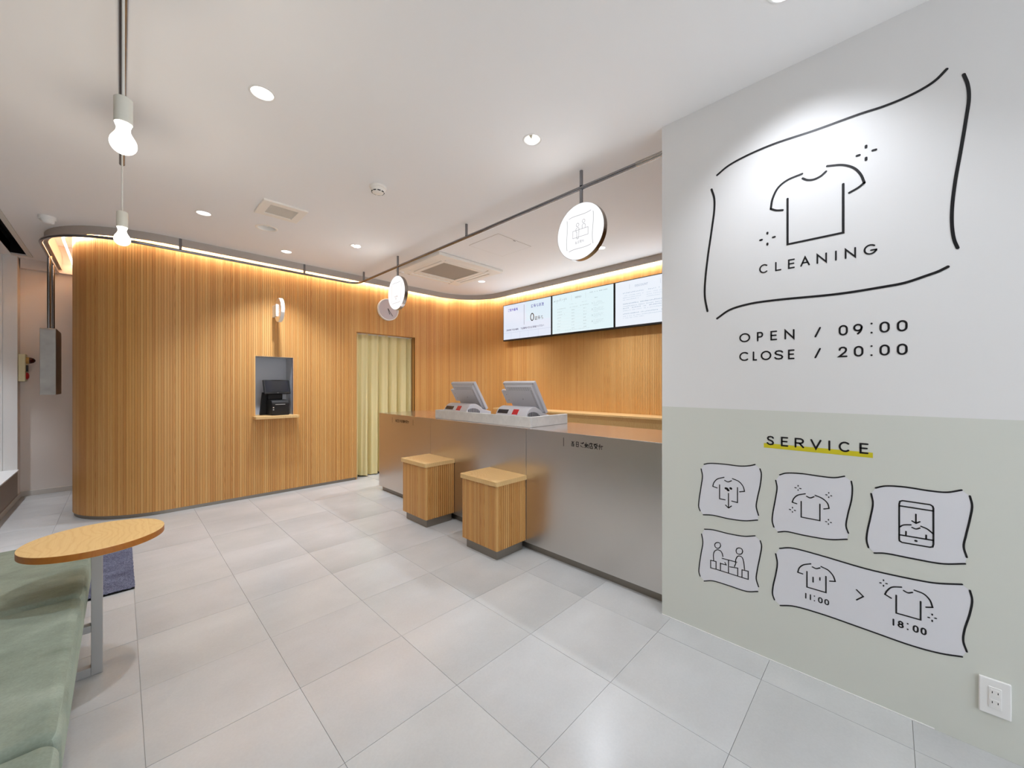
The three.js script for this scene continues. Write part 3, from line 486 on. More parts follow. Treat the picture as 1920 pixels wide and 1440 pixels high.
roundSign(CANVAS(512, 512, (c) => {
  c.fillStyle = '#fdfdff'; c.fillRect(0, 0, 512, 512); FRAME(c, 290, 3); c.strokeStyle = '#c4c4ca'; c.lineWidth = 3;
  c.beginPath(); c.arc(256, 176, 20, 0, 7); c.stroke(); const r = rng(3); scribble(c, 206, 232, 100, 14, r, '#c4c4ca', 1.2); scribble(c, 206, 268, 100, 14, r, '#c4c4ca', 1.2);
  jpDraw(c, '予約優先', 196, 326, 26, '#9a9aa0', 0.09); jpDraw(c, '受付', 226, 362, 26, '#9a9aa0', 0.09);
}), 3.84, 'round lit sign hung from the rail in front of the wall clock');
// wall sign over the niche: disc standing out from the slats
{
  const t = thing('projecting_sign', 'round white sign standing out from the slatted wall above the niche', 'sign', [1.2, 2.07, 4.885], FACE_X);
  put('bracket', lbox(0.15, 0.13, 0.026, -0.09, 0.0, -0.0), M.plastic, t);
  put('rim', cyl(0.131, 0.131, 0.034, 0, 0, 0, 56).rotateX(Math.PI / 2).translate(0, 0, -0.017), M.plastic, t);
  const face = CANVAS(256, 256, (c) => { c.fillStyle = '#efe9e2'; c.fillRect(0, 0, 256, 256); c.strokeStyle = '#8d7660'; c.lineWidth = 2; const r = rng(9); c.beginPath(); c.moveTo(50, 92); c.bezierCurveTo(100, 76, 150, 104, 206, 82); c.stroke(); c.beginPath(); c.moveTo(50, 176); c.bezierCurveTo(100, 160, 150, 188, 206, 166); c.stroke(); scribble(c, 70, 118, 110, 14, r, '#a08a74', 1.1); scribble(c, 70, 142, 110, 14, r, '#a08a74', 1.1); });
  put('face', new THREE.CircleGeometry(0.127, 56).translate(0, 0, 0.0006), std({ map: face, roughness: 0.3, metalness: 0.85 }), t);
}
// hanging steel sign box at the corridor
{
  const t = thing('hanging_box_sign', 'slim grey metal sign box hung on two tubes at the rounded wall end', 'sign', [-0.493, 0, 6.23]);
  const s = new THREE.Shape(), a = 0.25, y0 = 1.145, y1 = 1.802, R = 0.05; s.moveTo(-a, y0); s.lineTo(a, y0); s.lineTo(a, y1 - R); s.quadraticCurveTo(a, y1, a - R, y1); s.lineTo(-a + 0.02, y1); s.quadraticCurveTo(-a, y1, -a, y1 - 0.02); s.lineTo(-a, y0);
  const g = new THREE.ExtrudeGeometry(s, { depth: 0.098, bevelEnabled: true, bevelSize: 0.002, bevelThickness: 0.002, bevelSegments: 1, bevelOffset: -0.002 }); g.rotateY(Math.PI / 2); g.translate(-0.049, 0, 0); put('box', metres(g), M.zinc, t);
  for (const z of [0.17, -0.17]) { put('tube', rod([0, 1.803, z], [0, RY - 0.0135, z]), M.tube, t); }
}
// ---------------------------------------------------------------- pendants on their rail
{
  const t = thing('pendant_rail', 'straight bronze tube rail above the bare pendant bulbs', 'rail');
  put('rail', rod([0.006, RY, -1.4], [0.006, RY, 3.21]), M.tube, t); put('end_cap', cyl(0.0128, 0.0128, 0.004).rotateX(Math.PI / 2).translate(0.006, RY, -3.212), M.tube, t);
  for (const n of [-0.9, 0.35]) put('hanger', rod([0.006, RY + 0.011, n], [0.006, CEIL - 0.001, n], 0.0115), M.tube, t);
  const p = thing('pendant_lamp', 'bare round bulb on a white cord, nearer the camera', 'pendant lamp', [0.006, 1.957, 1.717], 0, 'bare bulbs hung from the rail');
  put('cord', rod([0, 0.168, 0], [0, RY - 1.957 - 0.0118, 0], 0.0035), M.cord, p);
  put('socket', lathe([[0, 0.172], [0.019, 0.172], [0.0215, 0.169], [0.0215, 0.094], [0.019, 0.092], [0, 0.092]], 32), M.socket, p);
  put('bulb', new THREE.LatheGeometry([...new THREE.SplineCurve([[0.0, 0], [0.0125, 0.0022], [0.0225, 0.009], [0.0292, 0.020], [0.031, 0.032], [0.0285, 0.045], [0.0215, 0.058], [0.0168, 0.069], [0.0158, 0.08]].map(([a, b]) => new THREE.Vector2(a, b))).getPoints(40), ...[[0.019, 0.0885], [0.019, 0.0935], [0, 0.0935]].map(([a, b]) => new THREE.Vector2(a, b))], 56), glow([1, 0.93, 0.8], 3.5), p);
  const l = new THREE.PointLight(rgb(LEVEL.warm), LEVEL.pendant, 0, 2); l.position.y = 0.035; l.castShadow = true; p.add(l);
  spot(p, [0, 0.03, 0], [0, -1, 0], LEVEL.pendantDown, LEVEL.warm, 1.5, 0.25);                 // a bulb of this kind throws most of its light down and sideways
  copyOf(p, [0.006, 1.952, 2.83], 'bare round bulb on a white cord, nearer the slatted wall');
}
// ---------------------------------------------------------------- recessed ceiling fittings
function downlight(label, i, k, colour, aim, wide = 0.85) {
  const [x, n] = DOWN[i] ?? i, t = thing('downlight', label, 'downlight', [x, CEIL, n], 0, 'recessed ceiling lights');
  put('trim_ring', lathe([[0.0455, 0.004], [0.046, -0.002], [0.053, -0.0025], [0.055, 0.0]], 40), M.fitting, t);
  put('reflector', lathe([[0.0465, 0.001], [0.044, 0.03], [0.038, 0.06], [0, 0.06]], 36), M.fitting, t);
  if (!aim) { const d = put('lamp', new THREE.CylinderGeometry(0.0435, 0.0435, 0.004, 32).translate(0, 0.008, 0), glow([1, 0.98, 0.94], 5), t); void d; spot(t, [0, -0.004, 0], [0, -1, 0], k, colour, wide, 0.8); }
  else {
    const [ax, ay, an] = aim, d = new THREE.Vector3(ax - x, ay - CEIL, -(an - n)).normalize(), q = new THREE.Quaternion().setFromUnitVectors(new THREE.Vector3(0, -1, 0), d);
    const lamp = put('lamp', new THREE.CylinderGeometry(0.024, 0.024, 0.004, 28), glow([1, 0.985, 0.95], 5), t); lamp.quaternion.copy(q); lamp.position.set(0.016, 0.036, 0.004);
    const g = put('gimbal', new THREE.ConeGeometry(0.026, 0.052, 24, 1, false, 0, Math.PI * 2).rotateX(Math.PI), M.gimbal, t); g.position.set(-0.012, 0.026, 0.0); g.rotation.z = 0.2;
    spot(t, [d.x * 0.02, 0.012, d.z * 0.02], [ax - x, ay - CEIL, -(an - n)], k, colour, wide, 1);
  }
  return t;
}
downlight('large bright recessed light above the bench end', 0, LEVEL.down, LEVEL.soft, null, 1.0);
downlight('bright recessed light between the ceiling vent and the pendant bulb', 1, LEVEL.down * 0.8, LEVEL.soft, null, 0.95);
downlight('recessed light close to the slatted wall above the projecting sign', 2, LEVEL.wash, LEVEL.soft, null, 0.9);
downlight('recessed light behind the counter, beside the air conditioner', 3, LEVEL.staff, LEVEL.white, null, 0.95);
downlight('recessed light behind the counter, beside the large round hanging sign', 4, LEVEL.staff, LEVEL.white, null, 0.95);
downlight('adjustable recessed light between the smoke detector and the lettered wall', 5, LEVEL.aimed, LEVEL.white, [1.95, 0.5, 1.75], 0.8);
downlight('small adjustable recessed light near the corner of the ceiling rail', 6, LEVEL.aimed, LEVEL.white, [2.45, 0.9, 4.75], 0.75);
downlight('adjustable recessed light shining on the lettered wall, at the top edge of the photo', 7, LEVEL.sign, LEVEL.white, [2.10, 1.28, 0.29], 0.86);
for (const n of [6.25, 4.6]) downlight('recessed light over the window bay ' + (n > 5 ? 'towards the corridor' : 'above the rug'), [-1.03, n], LEVEL.bay, LEVEL.white, null, 0.5);
for (const [x, n, k] of [[0.467, 0.3, 1], [1.66, -0.93, 1.2], [0.467, -1.5, 1]]) downlight('recessed light over the shop entrance ' + (x > 1 ? 'on the lettered wall side' : n > 0 ? 'close to the pendant rail' : 'by the window'), [x, n], LEVEL.behind * k, LEVEL.white, null, 1.05);
{
  const t = thing('emergency_light', 'unlit round recessed fitting with a grey dish beside the square vent', 'light', [SPEAKER[0], CEIL, SPEAKER[1]]);
  put('trim_ring', lathe([[0.066, 0.006], [0.067, -0.003], [0.08, -0.004], [0.085, 0.0]], 48), M.unit, t); put('dish', lathe([[0.068, 0.002], [0.055, 0.03], [0.03, 0.045], [0, 0.048]], 40), M.fitting, t); put('small_bulb', new THREE.SphereGeometry(0.012, 16, 12).translate(0, 0.026, 0), M.fitting, t);
}
{
  const t = thing('smoke_detector', 'cream smoke detector with dark slots, in the middle of the ceiling', 'smoke detector', [1.25, CEIL, 2.6]);
  put('base', lathe([[0.056, 0], [0.056, -0.012], [0.053, -0.016], [0, -0.016]], 40), M.unit, t); put('dome', lathe([[0.05, -0.016], [0.047, -0.03], [0.038, -0.042], [0.02, -0.047], [0, -0.047]], 40), M.unit, t);
  const s = []; for (let i = 0; i < 9; i++) { const a = i / 9 * Math.PI * 2 + 0.2; s.push(new THREE.TorusGeometry(0.0405, 0.0035, 6, 8, 0.5).rotateZ(a).rotateX(Math.PI / 2).translate(0, -0.0385, 0)); } put('slots', merge(s), M.dark, t).userData.kind = 'stuff';
  const u = thing('sensor', 'white domed sensor on the ceiling near the window bay', 'sensor', [-0.418, CEIL, 5.04]); u.scale.setScalar(0.78);
  put('base', lathe([[0.062, 0], [0.062, -0.03], [0.058, -0.034], [0, -0.034]], 40), M.plastic, u); put('band', lathe([[0.064, -0.026], [0.064, -0.034], [0.06, -0.036]], 40), M.plastic, u); put('dome', lathe([[0.054, -0.034], [0.05, -0.052], [0.036, -0.068], [0.016, -0.074], [0, -0.075]], 36), M.plastic, u); put('lens', new THREE.SphereGeometry(0.016, 16, 12).translate(0.034, -0.062, 0.01), M.fitting, u);
}
{
  const t = thing('ceiling_vent', 'square cream ceiling vent with a finely slotted centre', 'vent', [0.889, CEIL, 3.52]);
  const s = new THREE.Shape(); for (const [x, y] of [[-.148, -.15], [.148, -.15], [.148, .15], [-.148, .15]]) s[x < 0 && y < 0 ? 'moveTo' : 'lineTo'](x, y); s.lineTo(-.148, -.15); const h = new THREE.Path(); h.moveTo(-.098, -.1); h.lineTo(-.098, .1); h.lineTo(.098, .1); h.lineTo(.098, -.1); h.lineTo(-.098, -.1); s.holes.push(h);
  const g = new THREE.ExtrudeGeometry(s, { depth: 0.014, bevelEnabled: true, bevelSize: 0.004, bevelThickness: 0.003, bevelSegments: 2 }); g.rotateX(-Math.PI / 2); g.translate(0, -0.0105, 0); put('frame', g, M.unit, t);
  const b = []; for (let i = 0; i < 16; i++) b.push(lbox(0.196, 0.004, 0.0082, 0, -0.0065, -0.0935 + i * 0.0125)); put('grille', merge(b), M.trim, t).userData.kind = 'stuff'; put('duct', lbox(0.198, 0.003, 0.2, 0, -0.003, 0), M.grille, t);
}
{
  const t = thing('access_panel', 'flush square ceiling access panel over the counter, above the air conditioner', 'access panel', [2.625, CEIL, 2.815]);
  put('panel', lbox(0.446, 0.002, 0.424, 0, -0.001, 0), M.ceiling, t); const e = []; for (const s of [1, -1]) { e.push(lbox(0.452, 0.0012, 0.003, 0, -0.0006, s * 0.2135), lbox(0.003, 0.0012, 0.43, s * 0.2245, -0.0006, 0)); } put('gap', merge(e), M.grille, t); put('latch', lbox(0.03, 0.002, 0.006, 0.0, -0.0025, 0.2), M.dark, t);
}
{
  const t = thing('air_conditioner', 'cream four way ceiling air conditioner with a square grille over the counter', 'air conditioner', [2.745, CEIL, 3.84]);
  const w = 0.455, q = (a, b, c, d) => { const p = new THREE.Path(); p.moveTo(a, c); p.lineTo(a, d); p.lineTo(b, d); p.lineTo(b, c); p.lineTo(a, c); return p; };
  const s = new THREE.Shape(); s.moveTo(-w, -w); s.lineTo(w, -w); s.lineTo(w, w); s.lineTo(-w, w); s.lineTo(-w, -w);
  s.holes.push(q(-.255, .255, -.255, .255), q(-.29, .29, -.385, -.31), q(-.29, .29, .31, .385), q(-.385, -.31, -.29, .29), q(.31, .385, -.29, .29));
  const g = new THREE.ExtrudeGeometry(s, { depth: 0.022, bevelEnabled: true, bevelSize: 0.006, bevelThickness: 0.005, bevelSegments: 2, bevelOffset: -0.006 }); g.rotateX(-Math.PI / 2); g.translate(0, -0.028, 0); put('frame', g, M.unit, t);
  put('inner_case', lbox(0.86, 0.004, 0.86, 0, -0.0025, 0), M.slot, t);
  for (let i = 0; i < 4; i++) { const l = put('louver', lbox(0.572, 0.006, 0.07, 0, 0, 0, 0.002), M.unit, t), a = i * Math.PI / 2; l.rotation.order = 'YXZ'; l.rotation.y = a; l.rotation.x = -0.14; l.position.set(Math.sin(a) * 0.353, -0.0245, Math.cos(a) * 0.353); }
  const b = []; for (let i = 0; i < 40; i++) b.push(lbox(0.51, 0.007, 0.0085, 0, -0.022, -0.249 + i * 0.0128)); put('grille', merge(b), M.grille, t).userData.kind = 'stuff'; put('filter', lbox(0.51, 0.003, 0.51, 0, -0.012, 0), M.grille, t);
  put('sensor', cyl(0.028, 0.024, 0.022, -0.405, -0.038, -0.405, 24), M.plastic, t); for (const x of [0.3, -0.3]) put('badge', lbox(0.03, 0.001, 0.01, x, -0.0335, -0.425), M.grille, t);
}
// ---------------------------------------------------------------- on the slatted wall: clock, niche shelf, ticket machine, curtain, ledge
{
  const t = thing('wall_clock', 'round pale wall clock without numerals above the curtained doorway', 'clock', [2.566, 2.287, FRONT - 0.001]);
  put('case', lathe([[0, 0.0], [0.15, 0.0], [0.152, 0.004], [0.152, 0.03], [0.148, 0.034], [0.14, 0.034], [0.138, 0.024], [0, 0.024]], 64).rotateX(Math.PI / 2), M.fitting, t);
  put('dial', new THREE.CircleGeometry(0.138, 56).translate(0, 0, 0.0246), M.clock, t);
  const hand = (l, w, a, z) => { const m = put('hand', lbox(w, l, 0.0015, 0, l / 2 - 0.018, 0), M.black, t); m.position.z = z; m.rotation.z = a; };
  hand(0.085, 0.007, Math.PI + 0.30, 0.0275); hand(0.125, 0.005, Math.PI + 0.65, 0.030); put('hub', cyl(0.006, 0.006, 0.006, 0, 0, 0, 16).rotateX(Math.PI / 2).translate(0, 0, 0.0285), M.black, t);
}
{
  const t = thing('niche_shelf', 'thin wooden shelf with rounded corners below the grey niche', 'shelf');
  const s = new THREE.Shape(), x0 = 1.0, x1 = 1.435, n0 = 4.93, n1 = FRONT + 0.26, R = 0.03; s.moveTo(1.029, n1); s.lineTo(1.029, FRONT - 0.001); s.lineTo(x0, FRONT - 0.001); s.lineTo(x0, n0 + R); s.quadraticCurveTo(x0, n0, x0 + R, n0); s.lineTo(x1 - R, n0); s.quadraticCurveTo(x1, n0, x1, n0 + R); s.lineTo(x1, FRONT - 0.001); s.lineTo(1.393, FRONT - 0.001); s.lineTo(1.393, n1); s.lineTo(1.029, n1);
  const g = new THREE.ExtrudeGeometry(s, { depth: 0.026, bevelEnabled: true, bevelSize: 0.002, bevelThickness: 0.002, bevelSegments: 2, bevelOffset: -0.002 }); g.rotateX(-Math.PI / 2); g.translate(0, 0.868, 0); put('board', metres(g), M.pale, t); t.children[0].name = 'board';
}
{
  const t = thing('ticket_machine', 'black touchscreen ticket machine with a printer on the niche shelf', 'ticket machine', [1.243, 0.9025, 5.10], 0.12);
  const s = new THREE.Shape(); s.moveTo(0.085, 0); s.lineTo(0.088, 0.12); s.quadraticCurveTo(0.086, 0.15, 0.06, 0.162); s.lineTo(-0.04, 0.168); s.lineTo(-0.09, 0.15); s.lineTo(-0.1, 0); s.lineTo(0.085, 0);
  const g = new THREE.ExtrudeGeometry(s, { depth: 0.168, bevelEnabled: true, bevelSize: 0.004, bevelThickness: 0.004, bevelSegments: 2 }); g.rotateY(-Math.PI / 2); g.translate(0.09, 0, 0); put('printer', g, M.black, t);
  const st = new THREE.Shape(); st.moveTo(-0.125, 0); st.lineTo(0.11, 0); st.lineTo(0.1, 0.02); st.lineTo(0.085, 0.25); st.lineTo(-0.1, 0.25); st.lineTo(-0.125, 0.0);
  const sg = new THREE.ExtrudeGeometry(st, { depth: 0.03, bevelEnabled: true, bevelSize: 0.003, bevelThickness: 0.003, bevelSegments: 1 }); sg.translate(-0.01, 0, -0.115); put('stand', sg, M.black, t);
  put('paper_slot', lbox(0.1, 0.006, 0.003, 0, 0.118, 0.0975), M.grey, t); for (const y of [0.06, 0.085]) put('button', lbox(0.012, 0.012, 0.003, -0.07, y, 0.0975), M.grey, t);
  put('neck', lbox(0.15, 0.08, 0.04, 0, 0.21, -0.055, 0.008), M.black, t);
  const m = new THREE.Group(); m.name = 'monitor'; m.position.set(0, 0.315, 0.0); m.rotation.x = -0.3; t.add(m);
  put('housing', lbox(0.272, 0.168, 0.022, 0, 0, 0, 0.006), M.black, m); put('screen', lbox(0.236, 0.132, 0.001, 0, 0.004, 0.0113), M.gloss, m); put('button', lbox(0.009, 0.005, 0.001, 0.0, -0.073, 0.0113), M.grey, m);
}
{
  const t = thing('curtain', 'pale yellow floor length curtain closing the doorway in the slatted wall', 'curtain');
  const make = (u0, u1, k) => {
    const nx = 200, ny = 28, pos = [], uv = [], idx = [], r = rng(40 + k), ph = r() * 6;
    for (let j = 0; j <= ny; j++) for (let i = 0; i <= nx; i++) {
      const f = i / nx * 2, y = 0.014 + (1.936 - 0.014) * j / ny, d = 1 - j / ny, x = u0 + (u1 - u0) * f / 2;
      const w = Math.sin(f * 19 + ph + d * 0.5) * 0.034 + Math.sin(f * 37 + ph * 2 + d * 1.2) * 0.018 + Math.sin(f * 7 + ph) * 0.01 + Math.sin(y * 7 + f * 11) * 0.002;
      pos.push(x + Math.cos(f * 19 + ph) * 0.006, y + (j ? 0 : Math.sin(f * 9) * 0.006), -(FRONT + 0.115 + k * 0.03 + w * (0.55 + 0.6 * d))); uv.push(x, y);
    }
    for (let j = 0; j < ny; j++) for (let i = 0; i < nx; i++) { const a = j * (nx + 1) + i, b = a + nx + 1; idx.push(a, a + 1, b, b, a + 1, b + 1); }
    const g = new THREE.BufferGeometry(); g.setAttribute('position', new THREE.Float32BufferAttribute(pos, 3)); g.setAttribute('uv', new THREE.Float32BufferAttribute(uv, 2)); g.setIndex(idx); g.computeVertexNormals(); put('cloth', g, M.curtain, t);
  };
  make(2.143, 2.994, 0);
  put('track', box(2.14, 3.0, 1.925, 1.939, FRONT + 0.1, FRONT + 0.13), M.trim, t);
}
{
  const t = thing('ledge', 'long pale wooden ledge along the rear slatted wall below the screens', 'ledge');
  put('board', rbox(3.80, BACK - 0.001, 0.882, 0.903, 0.9, A2.n, 0.002), M.pale, t);
  put('rail', rbox(3.86, 3.878, 0.835, 0.88, 0.9, A2.n, 0.002), M.pale, t); put('lower_front', box(3.88, BACK - 0.001, 0, 0.88, 0.9, A2.n), M.board, t);
}
// ---------------------------------------------------------------- fire alarm box, socket
{
  const t = thing('fire_alarm', 'cream fire alarm box with dark red lamp and red button at the corridor end', 'fire alarm', [LEFT + 0.001, 1.43, 6.905]);
  put('box', lbox(0.05, 0.3, 0.13, 0.025, 0, 0, 0.006), M.cream, t);
  put('lamp_collar', cyl(0.036, 0.036, 0.022, 0, 0, 0, 28).rotateZ(Math.PI / 2).translate(0.06, 0.082, 0), M.amber, t);
  put('lamp', lathe([[0.034, 0], [0.033, 0.012], [0.026, 0.028], [0.014, 0.039], [0, 0.044]], 28).rotateZ(-Math.PI / 2).translate(0.071, 0.082, 0), M.maroon, t);
  put('grille', lbox(0.012, 0.07, 0.06, 0.055, -0.005, 0), M.black, t); put('button', lathe([[0.04, 0], [0.038, 0.01], [0.02, 0.018], [0, 0.02]], 28).rotateZ(-Math.PI / 2).translate(0.05, -0.09, 0), M.red, t);
}
{
  const t = thing('wall_socket', 'white wall socket plate with four slotted holes low on the lettered wall', 'socket', [WX, 0.195, -0.257], FACE_X);
  put('plate', lbox(0.07, 0.12, 0.009, 0, 0, 0.0047, 0.0035), M.plastic, t); t.children[0].name = 'plate';
  put('insert', lbox(0.028, 0.07, 0.003, 0, 0, 0.0098, 0.001), M.plastic, t);
  for (const y of [0.0165, -0.0165]) { put('socket_face', lbox(0.021, 0.022, 0.0012, 0, y, 0.0115, 0.0004), M.fitting, t); }
  for (const [x, y] of [[-.0062, .0185], [.0062, .0185], [-.0062, -.0145], [.0062, -.0145]]) put('slot', lbox(0.0019, 0.0065, 0.0006, x, y, 0.0122), M.dark, t);
}
// ---------------------------------------------------------------- bench, side table, rug
{
  const t = thing('bench_seat', 'sage green padded bench seat nearest the camera, at the photo edge', 'bench seat', [-0.40, 0, 0.998], 0, 'green bench seats along the window');
  put('cushion', (() => { const g = new RoundedBoxGeometry(0.6, 0.14, 0.899, 6, 0.034); g.translate(0, 0.33, 0); return metres(g); })(), M.suede, t);
  for (const x of [-0.22, 0.12]) for (const z of [-0.36, 0.36]) put('leg', lbox(0.03, 0.262, 0.03, x, 0.131, z), M.grey, t);
  for (const z of [0.36, -0.36]) put('frame_bar', lbox(0.31, 0.03, 0.03, -0.05, 0.246, z), M.grey, t);
  copyOf(t, [-0.40, 0, 1.900], 'sage green padded bench seat in the middle, half under the round table');
  copyOf(t, [-0.40, 0, 2.802], 'sage green padded bench seat at the far end, beside the dark blue rug');
}
{
  const t = thing('side_table', 'round wooden side table on a grey metal post beside the bench', 'side table', [-0.07, 0, 2.43]);
  const g = new THREE.CylinderGeometry(0.21, 0.21, 0.026, 72, 1); put('tabletop', metres(merge([lathe([[0, 0.602], [0.2085, 0.602], [0.2098, 0.6008]], 80), lathe([[0.2098, 0.5762], [0.2085, 0.575], [0, 0.575]], 80)])), M.board, t); void g; put('edge_band', metres(lathe([[0.2098, 0.6008], [0.21, 0.6005], [0.21, 0.5765], [0.2098, 0.5762]], 80)), M.edge, t);
  put('post', lbox(0.034, 0.575, 0.034, 0, 0.2875, -0.045, 0.002), M.grey, t); put('top_plate', lbox(0.12, 0.005, 0.12, 0, 0.5725, -0.02), M.grey, t);
  put('foot', lbox(0.34, 0.036, 0.034, -0.187, 0.018, -0.045, 0.002), M.grey, t); put('crossbar', lbox(0.34, 0.03, 0.034, -0.187, 0.2, -0.045, 0.002), M.grey, t);
}
{
  const t = thing('rug', 'dark blue pile rug lying beyond the bench', 'rug');
  put('backing', box(-0.72, 0.06, 0.0005, 0.005, 3.322, 4.5), M.dark, t);
  const nx = 150, nz = 220, g = new THREE.PlaneGeometry(0.782, 1.182, nx, nz); g.rotateX(-Math.PI / 2); const p = g.attributes.position, r = rng(12);
  for (let i = 0; i < p.count; i++) { p.setY(i, 0.009 + r() * 0.006); p.setX(i, p.getX(i) + (r() - 0.5) * 0.004); p.setZ(i, p.getZ(i) + (r() - 0.5) * 0.004); }
  g.translate(-0.33, 0, -3.911); g.computeVertexNormals(); const uv = g.attributes.uv; for (let i = 0; i < p.count; i++) uv.setXY(i, p.getX(i), p.getZ(i)); const m = put('pile', g, M.rug, t); void m;
}
